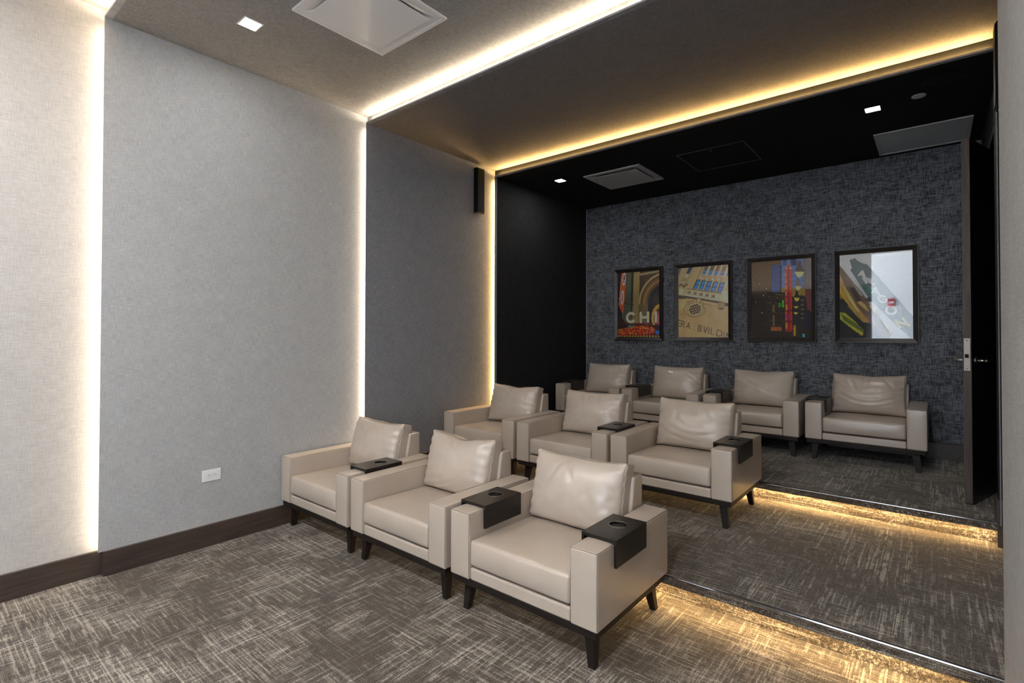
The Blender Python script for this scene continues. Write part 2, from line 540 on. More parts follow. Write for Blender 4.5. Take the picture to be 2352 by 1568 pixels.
def slope_ring(bm, x0, x1, ya, yb, w, z0, z1):
    """sloping square ring from outer edge at z0 to inner edge at z1"""
    o = [bm.verts.new(v) for v in ((x0, ya, z0), (x1, ya, z0), (x1, yb, z0), (x0, yb, z0))]
    i = [bm.verts.new(v) for v in ((x0 + w, ya + w, z1), (x1 - w, ya + w, z1), (x1 - w, yb - w, z1), (x0 + w, yb - w, z1))]
    for k in range(4):
        bm.faces.new((o[k], o[(k + 1) % 4], i[(k + 1) % 4], i[k]))

def downlight(cx, cy, zc, label, mat, s=0.055, deep=0.0, framemat='white_metal'):
    t = thing('downlight', label, 'ceiling light', (cx, cy, zc), 0, 'square recessed ceiling lights')
    bm = bmesh.new()
    ring_bm(bm, -s, s, -s, s, 0.008, -0.004, 0.0)
    slope_ring(bm, -s + 0.008, s - 0.008, -s + 0.008, s - 0.008, 0.004, -0.003, -0.0005)
    from_bm('frame', bm, framemat, t)
    q = s - 0.012
    box('diffuser', -q, q, -q, q, -0.0022, -0.0008, mat, t)
    return t

downlight(0.583, 0.525, hB, 'square recessed ceiling light between the left wall and large white vent', 'lamp')
downlight(3.30, 0.525, hB, 'square recessed ceiling light above the camera, near the right wall', 'lamp')
for i, (x, lab) in enumerate(((0.6, 'added fill light in the front ceiling by the left wall'), (1.95, 'added fill light in the middle of the front ceiling'), (3.3, 'added fill light in the front ceiling by the lobby opening'))):  # lamps added out of view to brighten the room from the front
    downlight(x, -1.5, hA, lab, 'fill_front')
downlight(0.524, 3.828, hD, 'small bright square light in the black ceiling beside the left vent', 'lamp_rear', framemat='black_plastic')
downlight(3.322, 3.815, hD, 'small bright square light in the black ceiling beside the ceiling disc', 'lamp_rear', framemat='black_plastic')

def diffuser(x0, x1, ya, yb, zc, label, mat):
    t = thing('air_diffuser', label, 'air vent', ((x0 + x1) / 2, (ya + yb) / 2, zc))
    hx, hy = (x1 - x0) / 2, (yb - ya) / 2
    bm = bmesh.new()
    ring_bm(bm, -hx, hx, -hy, hy, 0.022, -0.012, 0.0)
    from_bm('frame', bm, mat, t)
    bm = bmesh.new()
    # curved cone that rises from the rim towards the throat
    prev = None
    N = 6
    for k in range(N + 1):
        a = k / N * math.pi / 2
        w = 0.022 + 0.110 * math.sin(a)
        z = -0.010 + 0.075 * (1 - math.cos(a))
        cur = [bm.verts.new(v) for v in ((-hx + w, -hy + w, z), (hx - w, -hy + w, z), (hx - w, hy - w, z), (-hx + w, hy - w, z))]
        if prev:
            for i in range(4):
                bm.faces.new((prev[i], prev[(i + 1) % 4], cur[(i + 1) % 4], cur[i]))
        prev = cur
    bm.faces.new(prev)
    cone = from_bm('cone', bm, mat, t, smooth=False)
    q = 0.070
    box('face_plate', -hx + q, hx - q, -hy + q, hy - q, -0.020, -0.016, mat, t, 0.0015, 1)
    for sx in (-1, 1):
        for sy in (-1, 1):
            tube('hanger', [(sx * (hx - q - 0.03), sy * (hy - q - 0.03), -0.011), (sx * (hx - q - 0.03), sy * (hy - q - 0.03), 0.035)], 0.004, 'steel', t, 8)
    return t

# recess holes are modelled as raised cones above the ceiling plane: cut the slab locally
def cut_ceiling(name, holes):
    o = bpy.data.objects[name]
    me = o.data
    bm = bmesh.new(); bm.from_mesh(me)
    for (x0, x1, ya, yb) in holes:
        for co, no in (((x0, 0, 0), (1, 0, 0)), ((x1, 0, 0), (1, 0, 0)), ((0, ya, 0), (0, 1, 0)), ((0, yb, 0), (0, 1, 0))):
            bmesh.ops.bisect_plane(bm, geom=list(bm.verts) + list(bm.edges) + list(bm.faces), plane_co=co, plane_no=no)
    zmin = min(v.co.z for v in bm.verts)
    dele = []
    for f in bm.faces:
        c = f.calc_center_median()
        if abs(c.z - zmin) < 1e-4 and any(x0 < c.x < x1 and ya < c.y < yb for (x0, x1, ya, yb) in holes):
            dele.append(f)
    bmesh.ops.delete(bm, geom=dele, context='FACES')
    bm.to_mesh(me); bm.free()

V1 = (0.910, 1.519, 0.609, 1.216)
V2 = (0.800, 1.437, 3.855, 4.455)
cut_ceiling('ceiling_light', [(V1[0] + 0.02, V1[1] - 0.02, V1[2] + 0.02, V1[3] - 0.02)])
cut_ceiling('ceiling_rear', [(V2[0] + 0.02, V2[1] - 0.02, V2[2] + 0.02, V2[3] - 0.02)])
diffuser(*V1, hB, 'large white square air diffuser in the taupe ceiling', 'white_metal')
diffuser(*V2, hD, 'grey square air diffuser in the black ceiling above the left pictures', 'grey_metal')

# access panel: thin bright edge around a black door
t = thing('access_panel', 'black ceiling access panel outlined by a thin metal edge', 'access panel', (2.105, 4.164, hD))
bm = bmesh.new(); ring_bm(bm, -0.296, 0.296, -0.299, 0.299, 0.0045, -0.0025, 0.0); from_bm('edge_trim', bm, 'steel', t)
box('panel', -0.290, 0.290, -0.293, 0.293, -0.0015, 0, 'ceil_D', t)
bm = bmesh.new(); disc_bm(bm, (0.0, -0.24), 0.008, -0.004, -0.0015, 16); from_bm('lock', bm, 'steel', t)

# return air grille by the back wall
t = thing('return_grille', 'blue grey perforated return air grille beside the open door', 'air vent', (3.592, 4.728, hD))
bm = bmesh.new(); ring_bm(bm, -0.313, 0.313, -0.314, 0.314, 0.026, -0.010, 0.0); from_bm('frame', bm, 'grey_metal', t)
box('perforated_sheet', -0.289, 0.289, -0.290, 0.290, -0.005, 0, 'grille', t)

# concealed sprinkler covers, ceiling loudspeaker
for cx, cy, lab in ((3.591, 3.75, 'round grey sprinkler cover in the black ceiling near the door'), (1.12, 3.769, 'round dark sprinkler cover in the black ceiling near the left vent')):
    t = thing('sprinkler_cover', lab, 'sprinkler cover', (cx, cy, hD))
    bm = bmesh.new(); disc_bm(bm, (0, 0), 0.041, -0.008, -0.003, 32); from_bm('cover_plate', bm, 'grey_metal' if cx > 3 else 'black_plastic', t)
    bm = bmesh.new(); disc_bm(bm, (0, 0), 0.030, -0.003, 0, 24); from_bm('cup', bm, 'black_plastic', t)
t = thing('ceiling_speaker', 'round black loudspeaker grille flush in the black ceiling', 'speaker', (3.718, 3.568, hD))
bm = bmesh.new(); disc_bm(bm, (0, 0), 0.10, -0.003, 0, 40); from_bm('grille', bm, 'black_plastic', t)
bm = bmesh.new()
bm_tube(bm, [(0.105 * math.cos(a), 0.105 * math.sin(a), -0.003) for a in [2 * math.pi * k / 40 for k in range(40)]], 0.005, 6, True)
from_bm('rim', bm, 'black_plastic', t, smooth=True)

# wall loudspeakers
def wall_speaker(x, ya, side, label):
    t = thing('wall_speaker', label, 'speaker', (x, ya, 2.62), 0, 'surround speakers')
    s = side
    a, b = sorted((0.0, s * 0.050))
    box('cabinet', a, b, 0.0, 0.11, 0.0, 0.46, 'black_plastic', t, 0.003, 1)
    a, b = sorted((s * 0.050, s * 0.056))
    box('front_grille', a, b, 0.006, 0.104, 0.008, 0.452, 'black_plastic', t, 0.002, 1)
    a, b = sorted((s * 0.012, s * 0.040))
    box('cable_bracket', a, b, 0.03, 0.08, -0.008, 0.0, 'steel', t)
wall_speaker(xC, 2.983, 1, 'slim black loudspeaker hung beside the amber light strip, left wall')
wall_speaker(xR, 2.98, -1, 'slim black loudspeaker hung high beside the near right wall')

# outlet
t = thing('wall_outlet', 'white double wall outlet low on the pale grey wall', 'outlet', (xB, 0.552, 0.4565))
box('cover_plate', 0, 0.005, -0.056, 0.056, -0.037, 0.037, 'white_plastic', t, 0.002, 2)
for s in (-1, 1):
    rc = box('receptacle', 0.004, 0.007, s * 0.017 - 0.0155, s * 0.017 + 0.0155, -0.0165, 0.0165, 'white_plastic', t, 0.001, 1)
    boxes('slot', [(0.0066, 0.0074, s * 0.017 - 0.006, s * 0.017 + 0.002, 0.005, 0.0065), (0.0066, 0.0074, s * 0.017 - 0.006, s * 0.017 + 0.002, -0.0065, -0.005),
                   (0.0066, 0.0074, s * 0.017 + 0.007, s * 0.017 + 0.011, -0.002, 0.002)], 'black_plastic', rc)

# front wall things behind the camera, mirrored in the picture glass
t = thing('cinema_screen', 'large dark cinema screen on the front wall, mirrored in picture glass', 'screen', (1.24, yF + 0.03, 0.75))
box('wall_mount', -0.4, 0.4, -0.03, 0, 0.6, 1.0, 'black_plastic', t)
box('panel', -1.22, 1.22, 0.0, 0.03, 0, 1.72, 'screen', t)
t = thing('fire_alarm', 'red fire alarm box on white wall, mirrored in the rightmost picture', 'fire alarm', (2.80, -5.2, 2.10))
box('housing', -0.07, 0.07, 0, 0.05, 0, 0.19, 'red', t, 0.006, 2)
box('strobe', -0.05, 0.05, 0.05, 0.062, 0.07, 0.12, 'white_plastic', t, 0.003, 1)

# ------------------------------------------------------------------ pictures
def ss(x, a, b):
    q = np.clip((x - a) / (b - a), 0, 1)
    return q * q * (3 - 2 * q)

NX, NY = 170, 235
class Print:
    def __init__(self, base, seed):
        self.u, self.v = np.meshgrid(np.linspace(0, 1, NX), np.linspace(0, 1, NY))
        self.c = np.zeros((NY, NX, 3)) + np.array(base, float)
        self.rng = np.random.default_rng(seed)
        self.asp = 0.565 / 0.81
    def put(self, a, col):
        a = np.clip(a, 0, 1)[..., None]
        self.c = self.c * (1 - a) + np.array(col, float) * a
    def poly(self, pts, col, alpha=1.0):
        u, v = self.u, self.v
        ins = np.zeros(u.shape, bool)
        n = len(pts)
        for i in range(n):
            x1, y1 = pts[i]; x2, y2 = pts[(i + 1) % n]
            if y1 == y2:
                continue
            c = ((y1 > v) != (y2 > v)) & (u < (x2 - x1) * (v - y1) / (y2 - y1) + x1)
            ins ^= c
        self.put(ins * alpha, col)
    def ell(self, cx, cy, rx, ry, col, rot=0.0, alpha=1.0, inner=0.0):
        x = (self.u - cx) * self.asp; y = self.v - cy
        c, s = math.cos(rot), math.sin(rot)
        a, b = c * x + s * y, -s * x + c * y
        d = np.sqrt((a / (rx * self.asp)) ** 2 + (b / ry) ** 2)
        m = (d < 1) & (d >= inner)
        self.put(m * alpha, col)
    def seg(self, x1, y1, x2, y2, w, col, alpha=1.0):
        A = self.asp
        px, py = self.u * A, self.v
        ax, ay, bx, by = x1 * A, y1, x2 * A, y2
        dx, dy = bx - ax, by - ay
        L = dx * dx + dy * dy + 1e-12
        t = np.clip(((px - ax) * dx + (py - ay) * dy) / L, 0, 1)
        d = np.hypot(px - ax - t * dx, py - ay - t * dy)
        self.put((1 - ss(d, w * 0.5 - 0.002, w * 0.5 + 0.002)) * alpha, col)
    def grain(self, amt):
        n = self.rng.normal(0, 1, (NY, NX, 1))
        self.c = np.clip(self.c * (1 + amt * n), 0, 255)
    def blotch(self, amt, k=12):
        small = self.rng.normal(0, 1, (k + 2, k + 2))
        fx, fy = self.u * k, self.v * k
        i, j = fy.astype(int), fx.astype(int)
        a, b = fy - i, fx - j
        q = small[i, j] * (1 - a) * (1 - b) + small[i + 1, j] * a * (1 - b) + small[i, j + 1] * (1 - a) * b + small[i + 1, j + 1] * a * b
        self.c = np.clip(self.c * (1 + amt * q[..., None]), 0, 255)
    def text(self, ch, O, X, Y, w, col):
        """stroke letter in a frame: origin O (top left), X to the right, Y downwards"""
        def P(a, b):
            return (O[0] + X[0] * a + Y[0] * b, O[1] + X[1] * a + Y[1] * b)
        def arc(cx, cy, rx, ry, a0, a1, n=14):
            return [(cx + rx * math.cos(math.radians(a0 + (a1 - a0) * k / n)), cy + ry * math.sin(math.radians(a0 + (a1 - a0) * k / n))) for k in range(n + 1)]
        G = {
            'C': [arc(0.5, 0.5, 0.5, 0.5, -50, -310)], 'G': [arc(0.5, 0.5, 0.5, 0.5, -50, -360) + [(0.55, 0.5)]],
            'H': [[(0, 0), (0, 1)], [(1, 0), (1, 1)], [(0, .5), (1, .5)]], 'I': [[(0.5, 0), (0.5, 1)]],
            'E': [[(1, 0), (0, 0), (0, 1), (1, 1)], [(0, .5), (.8, .5)]],
            'R': [[(0, 1), (0, 0), (.6, 0)] + arc(.6, .26, .35, .26, -90, 90, 8) + [(0, .52)], [(.45, .52), (1, 1)]],
            'A': [[(0, 1), (.5, 0), (1, 1)], [(.2, .65), (.8, .65)]],
            'B': [[(0, 0), (0, 1)], [(0, 0), (.55, 0)] + arc(.55, .24, .3, .24, -90, 90, 8) + [(0, .48)], [(.55, .48)] + arc(.6, .74, .38, .26, -90, 90, 8) + [(0, 1)]],
            'V': [[(0, 0), (.5, 1), (1, 0)]], 'L': [[(0, 0), (0, 1), (.9, 1)]],
            'D': [[(0, 0), (.4, 0)] + arc(.4, .5, .58, .5, -90, 90, 12) + [(0, 1), (0, 0)]],
            'O': [arc(.5, .5, .5, .5, 0, 360, 24)], 'N': [[(0, 1), (0, 0), (1, 1), (1, 0)]],
        }[ch]
        for st in G:
            for k in range(len(st) - 1):
                self.seg(*P(*st[k]), *P(*st[k + 1]), w, col)

def print1():
    p = Print((70, 62, 50), 1)
    p.poly([(0, 0), (.14, 0), (.14, .8), (0, .8)], (42, 34, 38))
    p.poly([(.12, 0), (.40, 0), (.40, .62), (.30, .8), (.1, .8)], (92, 96, 78))
    for k in range(16):
        p.seg(.18, .05 + k * .045, .40, .045 + k * .045, .004, (70, 72, 58), .6)
    p.poly([(.34, 0), (.40, 0), (.36, .7), (.32, .7)], (62, 54, 42))
    p.poly([(.40, 0), (.54, 0), (.52, .8), (.36, .8)], (150, 130, 82))
    for k in range(24):
        p.seg(.38, .02 + k * .033, .53, .02 + k * .033, .003, (116, 98, 60), .7)
    p.poly([(.54, 0), (1, 0), (1, .5), (.52, .6)], (78, 62, 48))
    p.poly([(.54, .03), (1, 0), (1, .03), (.54, .065)], (150, 128, 88))
    # arch
    p.ell(1.12, .50, .61, .46, (172, 146, 98))
    p.ell(1.12, .50, .56, .43, (92, 72, 46))
    p.ell(1.12, .50, .53, .405, (128, 96, 58))
    for k in range(30):
        a = math.radians(180 + k * 4.2)
        p.ell(1.12 + .475 * math.cos(a), .5 + .355 * math.sin(a), .022, .012, (176, 132, 84), 0, .8)
    p.ell(1.12, .50, .43, .315, (104, 78, 50))
    p.ell(1.12, .50, .39, .285, (46, 46, 56))
    p.poly([(.51, .5), (.73, .5), (.73, .8), (.51, .8)], (112, 94, 60))
    for k in range(10):
        p.seg(.58, .52 + k * .03, .70, .51 + k * .03, .006, (168, 146, 98), .7)
    p.poly([(.73, .5), (1, .5), (1, .8), (.73, .8)], (44, 40, 46))
    p.ell(.92, .52, .07, .18, (78, 62, 54), 0, .8)
    # dark red sign with letters
    p.poly([(.10, 0), (.22, 0), (.165, .50), (.145, .64), (.09, .60), (.025, .50)], (206, 84, 42))
    p.poly([(.10, 0), (.12, 0), (.06, .5), (.03, .5)], (232, 130, 80))
    p.ell(.162, .095, .038, .105, (240, 232, 222), .06); p.ell(.162, .095, .018, .07, (90, 40, 30), .06)
    p.seg(.165, .12, .18, .12, .012, (240, 232, 222))
    p.ell(.120, .385, .036, .115, (240, 232, 222), .06); p.ell(.120, .385, .013, .075, (150, 70, 50), .06)
    p.seg(.17, .47, .40, .51, .008, (30, 24, 22))
    p.poly([(0, .40), (.04, .39), (.04, .41), (0, .41)], (190, 90, 110))
    p.poly([(0, .80), (.12, .71), (.22, .79), (.22, .82), (0, .82)], (58, 40, 34))
    p.ell(.38, .68, .06, .09, (140, 100, 60), 0, .5)
    # wreath and badge at the right
    p.ell(1.02, .72, .21, .22, (196, 132, 44)); p.ell(1.02, .72, .15, .155, (120, 70, 40))
    for k in range(40):
        a = 2 * math.pi * k / 40
        p.ell(1.02 + .18 * math.cos(a), .72 + .188 * math.sin(a), .016, .012, (248, 196, 92))
    p.ell(1.02, .73, .075, .11, (206, 84, 110))
    # letters
    for ch, a, w in (('C', .235, .19), ('H', .565, .17), ('I', .90, .03)):
        p.text(ch, (a, .635), (w, -.004), (0, .135), .040, (240, 226, 226))
        p.text(ch, (a, .635), (w, -.004), (0, .135), .017, (246, 204, 128))
    # marquee
    p.poly([(.10, .785), (.85, .79), (.85, .815), (.10, .80)], (112, 34, 38))
    p.poly([(0, .81), (1, .82), (1, 1), (0, 1)], (58, 26, 22))
    p.poly([(.26, .82), (.44, .815), (.25, .85)], (30, 140, 170))
    rng = random.Random(4)
    p.ell(.55, .90, .37, .075, (168, 40, 22)); p.ell(.2, .93, .25, .055, (150, 40, 22), -.15)
    for k in range(210):
        a = rng.random() * 6.283; r = math.sqrt(rng.random())
        cx, cy = (.55 + .36 * r * math.cos(a), .90 + .07 * r * math.sin(a)) if k % 3 else (.18 + .2 * r * math.cos(a), .925 + .045 * r * math.sin(a))
        p.ell(cx, cy, .014, .011, rng.choice(((236, 84, 36), (214, 48, 28), (250, 150, 44), (240, 110, 40), (120, 24, 20))))
    for k in range(26):
        p.ell(.02 + k * .038, .845 + .1 * abs(k / 26 - .4), .010, .009, (250, 170, 60), 0, .8)
    p.poly([(.87, .86), (1, .84), (1, .9), (.9, .9)], (40, 30, 60))
    p.ell(.95, .93, .05, .030, (24, 104, 216))
    p.poly([(0, .958), (1, .958), (1, .972), (0, .972)], (130, 30, 30))
    for k in range(15):
        p.ell(.03 + k * .068, .987, .022, .010, (244, 156, 40))
    p.grain(.10)
    return p

def print2():
    p = Print((206, 168, 108), 2)
    p.blotch(.05, 9)
    F = lambda x, y: ((x - 130) / 880, (y - (190 - 70 * (x - 130) / 880)) / (1395 - (190 - 70 * (x - 130) / 880)))
    P = lambda pts, c, a=1.0: p.poly([F(*q) for q in pts], c, a)
    P([(130, 120), (1010, 110), (1010, 640), (880, 620), (300, 540), (130, 480)], (202, 174, 122))
    # pilaster lines
    for x in (395, 420, 575, 590):
        a, b = F(x, 130), F(x - 190, 560)
        p.seg(*a, *b, .006, (140, 112, 72), .8)
    P([(330, 170), (395, 170), (330, 283), (275, 275)], (52, 64, 104))
    P([(270, 290), (325, 300), (300, 350), (240, 340)], (226, 208, 166))
    P([(200, 360), (265, 365), (240, 410), (185, 400)], (120, 94, 60)); P([(208, 368), (250, 370), (232, 402), (196, 395)], (206, 172, 112))
    P([(130, 190), (190, 185), (150, 290), (130, 330)], (120, 120, 116))
    # upper storey
    xs = [(560, 300), (665, 305), (760, 310), (870, 318), (975, 325)]
    for k, (bx, by) in enumerate(xs):
        P([(bx + 62, by - 185), (bx + 145, by - 195), (bx + 105, by - 60), (bx + 20, by - 58)], ((116, 100, 84) if k < 2 else (160, 110, 64)))
        P([(bx + 20, by - 58), (bx + 90, by - 85), (bx + 60, by), (bx, by)], (96, 150, 214) if k < 3 else (136, 142, 208))
        p.seg(*F(bx + 10, by - 30), *F(bx + 72, by - 36), .006, (40, 48, 70))
        p.seg(*F(bx + 150, by - 195), *F(bx + 70, by + 12), .020, (228, 208, 172))
    for k in range(5):
        cx, cy = 540 + 101 * k, 352 + 11 * k
        P([(cx - 42, cy - 40), (cx + 55, cy - 36), (cx + 35, cy + 42), (cx - 62, cy + 38)], (198, 164, 110))
        p.ell(*F(cx, cy), .034, .021, (232, 214, 184)); p.ell(*F(cx, cy), .034, .021, (150, 116, 74), 0, .7, .8)
    W = [((480, 398), (536, 400), (468, 542), (408, 540)), ((572, 405), (630, 408), (568, 556), (502, 550)), ((668, 420), (730, 425), (680, 575), (606, 568)), ((772, 434), (838, 440), (790, 590), (716, 582)), ((880, 446), (950, 452), (898, 606), (826, 598))]
    for k, w in enumerate(W):
        P([(w[0][0] - 14, w[0][1] - 14), (w[1][0] + 6, w[1][1] - 12), (w[2][0] + 4, w[2][1] + 4), (w[3][0] - 12, w[3][1] + 4)], (72, 60, 46))
        P(w, (38 + 22 * k, 146, 222))
        a = F((w[0][0] + w[3][0]) / 2, (w[0][1] + w[3][1]) / 2 + 4); b = F((w[1][0] + w[2][0]) / 2, (w[1][1] + w[2][1]) / 2 + 4)
        p.seg(*a, *b, .008, (40, 44, 56))
        a = F(w[1][0] + 28, w[1][1] - 20); b = F(w[2][0] + 26, w[2][1] + 4)
        p.seg(*a, *b, .020, (226, 206, 170))
    # cornice
    P([(300, 545), (930, 630), (1010, 640), (1010, 780), (850, 750), (240, 655)], (218, 194, 148))
    for k in range(5):
        x = 335 + 105 * k; y = 608 + 17 * k
        P([(x - 34, y - 30), (x + 34, y - 22), (x + 24, y + 34), (x - 42, y + 26)], (178, 146, 100))
        p.ell(*F(x, y), .014, .010, (92, 70, 46))
        P([(x + 36, y - 24), (x + 76, y - 18), (x + 62, y + 34), (x + 24, y + 30)], (238, 224, 192))
    p.seg(*F(300, 548), *F(930, 630), .010, (120, 96, 64)); p.seg(*F(240, 655), *F(850, 745), .012, (240, 226, 190))
    P([(130, 660), (240, 670), (850, 765), (1010, 800), (1010, 860), (840, 800), (500, 735), (240, 705), (130, 720)], (84, 66, 46))
    # corner scrolls
    for k in range(9):
        p.ell(*F(160 + 16 * k, 490 - 20 * math.sin(k)), .02, .012, (120, 94, 64)); p.ell(*F(150 + 14 * k, 700 + 14 * math.sin(k * 2)), .02, .014, (92, 72, 48))
    P([(150, 540), (250, 545), (210, 650), (140, 640)], (230, 212, 172))
    P([(890, 590), (990, 580), (990, 780), (900, 760)], (228, 210, 170))
    P([(840, 780), (950, 800), (950, 880), (890, 915), (830, 890)], (150, 118, 74)); P([(960, 790), (1010, 800), (1010, 850), (960, 850)], (92, 70, 46))
    for k in range(5):
        p.seg(*F(850 + 22 * k, 790), *F(852 + 20 * k, 890), .008, (206, 174, 122))
    p.ell(*F(888, 895), .055, .012, (110, 84, 52))
    # carved rosette window
    P([(470, 715), (545, 725), (520, 810), (455, 790)], (212, 180, 126)); p.seg(*F(470, 715), *F(455, 790), .007, (110, 86, 54)); p.seg(*F(545, 725), *F(515, 810), .007, (110, 86, 54))
    for k in range(26):
        a = 2 * math.pi * k / 26
        p.ell(*F(425 + 190 * math.cos(a), 915 + 125 * math.sin(a)), .020, .010, (150, 116, 70), a, .75)
    for k in range(8):
        p.seg(*F(270 + 20 * k, 800 - 8 * k), *F(300 + 20 * k, 780 - 6 * k), .006, (104, 80, 48), .8); p.seg(*F(560 + 26 * k, 790 + 6 * k), *F(590 + 22 * k, 820 + 3 * k), .006, (104, 80, 48), .7)
    p.ell(*F(435, 908), .168, .098, (120, 94, 58), -.35); p.ell(*F(435, 905), .160, .092, (216, 186, 134), -.35); p.ell(*F(432, 905), .128, .072, (56, 46, 36), -.35)
    m0 = p.c.copy()
    for k in range(-5, 6):
        p.seg(*F(432 + 46 * k - 60, 905 - 130), *F(432 + 46 * k + 90, 905 + 130), .008, (196, 166, 112))
        p.seg(*F(432 - 190, 905 + 44 * k + 60), *F(432 + 190, 905 + 44 * k - 62), .008, (196, 166, 112))
    x = (p.u - F(432, 905)[0]) * p.asp; y = p.v - F(432, 905)[1]
    c, s = math.cos(-.35), math.sin(-.35)
    ins = (((c * x + s * y) / (.128 * p.asp)) ** 2 + ((-s * x + c * y) / .072) ** 2) < 1
    p.c = np.where(ins[..., None], p.c, m0)
    # masonry joints and the carved words
    for k in range(6):
        p.seg(*F(130, 1010 + 95 * k), *F(1010, 1190 + 95 * k), .004, (184, 144, 88), .5)
    dark = (88, 62, 36)
    for ch, x, y in (('E', 132, 1092), ('R', 196, 1108), ('A', 288, 1136), ('B', 500, 1182), ('V', 592, 1200), ('I', 668, 1228), ('L', 725, 1238), ('D', 822, 1262), ('I', 930, 1300), ('N', 985, 1312)):
        wd = {'I': 30, 'A': 64, 'D': 90, 'V': 66}.get(ch, 52)
        o = F(x, y); a = F(x + wd, y + wd * .22); b = F(x - 14, y + 98)
        p.text(ch, o, (a[0] - o[0], a[1] - o[1]), (b[0] - o[0], b[1] - o[1]), .011, dark)
    p.grain(.045)
    return p

def print3():
    p = Print((34, 24, 14), 3)
    F = lambda x, y: ((x - 165) / 965, (y - (215 - 75 * (x - 165) / 965)) / (1415 - (215 - 75 * (x - 165) / 965)))
    P = lambda pts, c, a=1.0: p.poly([F(*q) for q in pts], c, a)
    R = lambda x0, ya, x1, yb, c, a=1.0: P([(x0, ya), (x1, ya), (x1, yb), (x0, yb)], c, a)
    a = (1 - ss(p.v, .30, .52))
    p.put(a, (112, 84, 52))  # glass reflection painted into the upper print, brown turning grey to the right
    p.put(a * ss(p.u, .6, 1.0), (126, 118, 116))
    # blue dusk between buildings
    P([(500, 260), (660, 240), (660, 690), (500, 690)], (86, 110, 176))
    P([(660, 160), (1000, 130), (1000, 640), (660, 640)], (104, 128, 190))
    R(815, 140, 900, 260, (70, 60, 96)); R(690, 150, 745, 260, (80, 84, 130))
    for k in range(13):
        p.seg(*F(500, 270 + 34 * k), *F(660, 262 + 34 * k), .007, (64, 42, 40), .9)
    for k in range(6):
        p.seg(*F(505 + 32 * k, 250), *F(505 + 32 * k, 690), .005, (60, 44, 44), .8)
    p.seg(*F(648, 260), *F(648, 1300), .010, (22, 16, 12))
    for k in range(6):
        p.seg(*F(660, 200 + 80 * k), *F(1000, 190 + 80 * k), .006, (86, 92, 140), .7)
    # street below
    P([(660, 620), (1030, 620), (1030, 760), (660, 760)], (150, 120, 44))
    R(440, 690, 720, 1290, (40, 30, 18)); R(560, 720, 700, 745, (150, 122, 60), .7)
    rng = random.Random(9)
    for k in range(170):
        x, y = 400 + rng.random() * 310, 720 + rng.random() * 560
        w, h_ = 6 + rng.random() * 20, 4 + rng.random() * 14
        R(x, y, x + w, y + h_, rng.choice(((84, 62, 34), (24, 17, 10), (112, 82, 44), (60, 46, 30))), .8)
    for k in range(7):
        p.seg(*F(430, 740 + 86 * k), *F(720, 736 + 86 * k), .008, (16, 12, 8))
    R(515, 890, 550, 1010, (120, 86, 44)); R(515, 1060, 552, 1230, (124, 86, 46))
    p.ell(*F(632, 890), .025, .028, (60, 150, 70)); R(672, 812, 700, 930, (84, 190, 44)); R(610, 870, 650, 925, (50, 120, 60), .7)
    R(488, 1245, 660, 1302, (176, 94, 36)); 
    for k in range(7):
        R(498 + 22 * k, 1258, 508 + 22 * k, 1290, (120, 56, 22), .8)
    P([(1030, 640), (1130, 640), (1130, 1000), (1060, 960)], (110, 52, 54)); P([(940, 1100), (1100, 1000), (1130, 1080), (1130, 1260), (1000, 1280)], (40, 20, 52))
    R(900, 740, 1020, 1180, (30, 24, 18))
    for k in range(5):
        R(960, 800 + 72 * k, 1015, 835 + 70 * k, (120, 112, 96), .7); p.seg(*F(930, 855 + 72 * k), *F(1050, 850 + 72 * k), .007, (12, 10, 10))
    # neon column
    R(718, 300, 830, 1310, (168, 28, 26)); p.ell(*F(775, 310), .058, .042, (206, 78, 56))
    R(718, 310, 830, 690, (202, 74, 58)); R(762, 320, 786, 1310, (120, 20, 24), .6)
    for k in range(9):
        R(722, 380 + 100 * k, 742, 440 + 100 * k, (246, 150, 96) if k < 4 else (250, 96, 30), .8); R(806, 360 + 104 * k, 826, 430 + 104 * k, (240, 70, 50), .7)
    R(735, 890, 752, 975, (250, 170, 50)); R(735, 1180, 750, 1270, (250, 160, 40)); R(732, 1060, 748, 1120, (140, 50, 170)); R(800, 1050, 818, 1110, (190, 30, 110))
    for x in (742, 806):
        p.ell(*F(x, 305), .012, .012, (250, 226, 214))
    p.seg(*F(718, 985), *F(830, 985), .012, (60, 14, 18)); p.seg(*F(718, 1150), *F(830, 1150), .012, (60, 14, 18))
    # street lamps
    for (cx, yt, yb, w) in ((945, 190, 458, 78), (922, 470, 660, 56), (902, 665, 838, 46), (890, 850, 946, 42), (886, 945, 1042, 38)):
        ym = yt + (yb - yt) * .64
        P([(cx - w * .35, yt), (cx + w * .35, yt), (cx + w * .45, yt + (ym - yt) * .4), (cx + w, ym), (cx - w, ym), (cx - w * .45, yt + (ym - yt) * .4)], (40, 32, 28) if yt > 600 else (92, 80, 74))
        P([(cx - w * .95, ym), (cx + w * .95, ym), (cx + w * .6, yb - (yb - ym) * .3), (cx, yb), (cx - w * .6, yb - (yb - ym) * .3)], (246, 190, 70) if yt > 600 else (252, 214, 134))
    for k in range(6):
        P([(838, 1212 + 29 * k), (892, 1212 + 29 * k), (866, 1242 + 29 * k)], (250, 158, 30))
    R(978, 1345, 1036, 1408, (50, 60, 60)); R(992, 1345, 1020, 1400, (30, 176, 200))
    for x, y in ((298, 550), (365, 742), (238, 850), (342, 1018), (414, 628)):  # small pale dots scattered on the left
        p.ell(*F(x, y), .007, .007, (255, 240, 210))
    p.grain(.13)
    return p

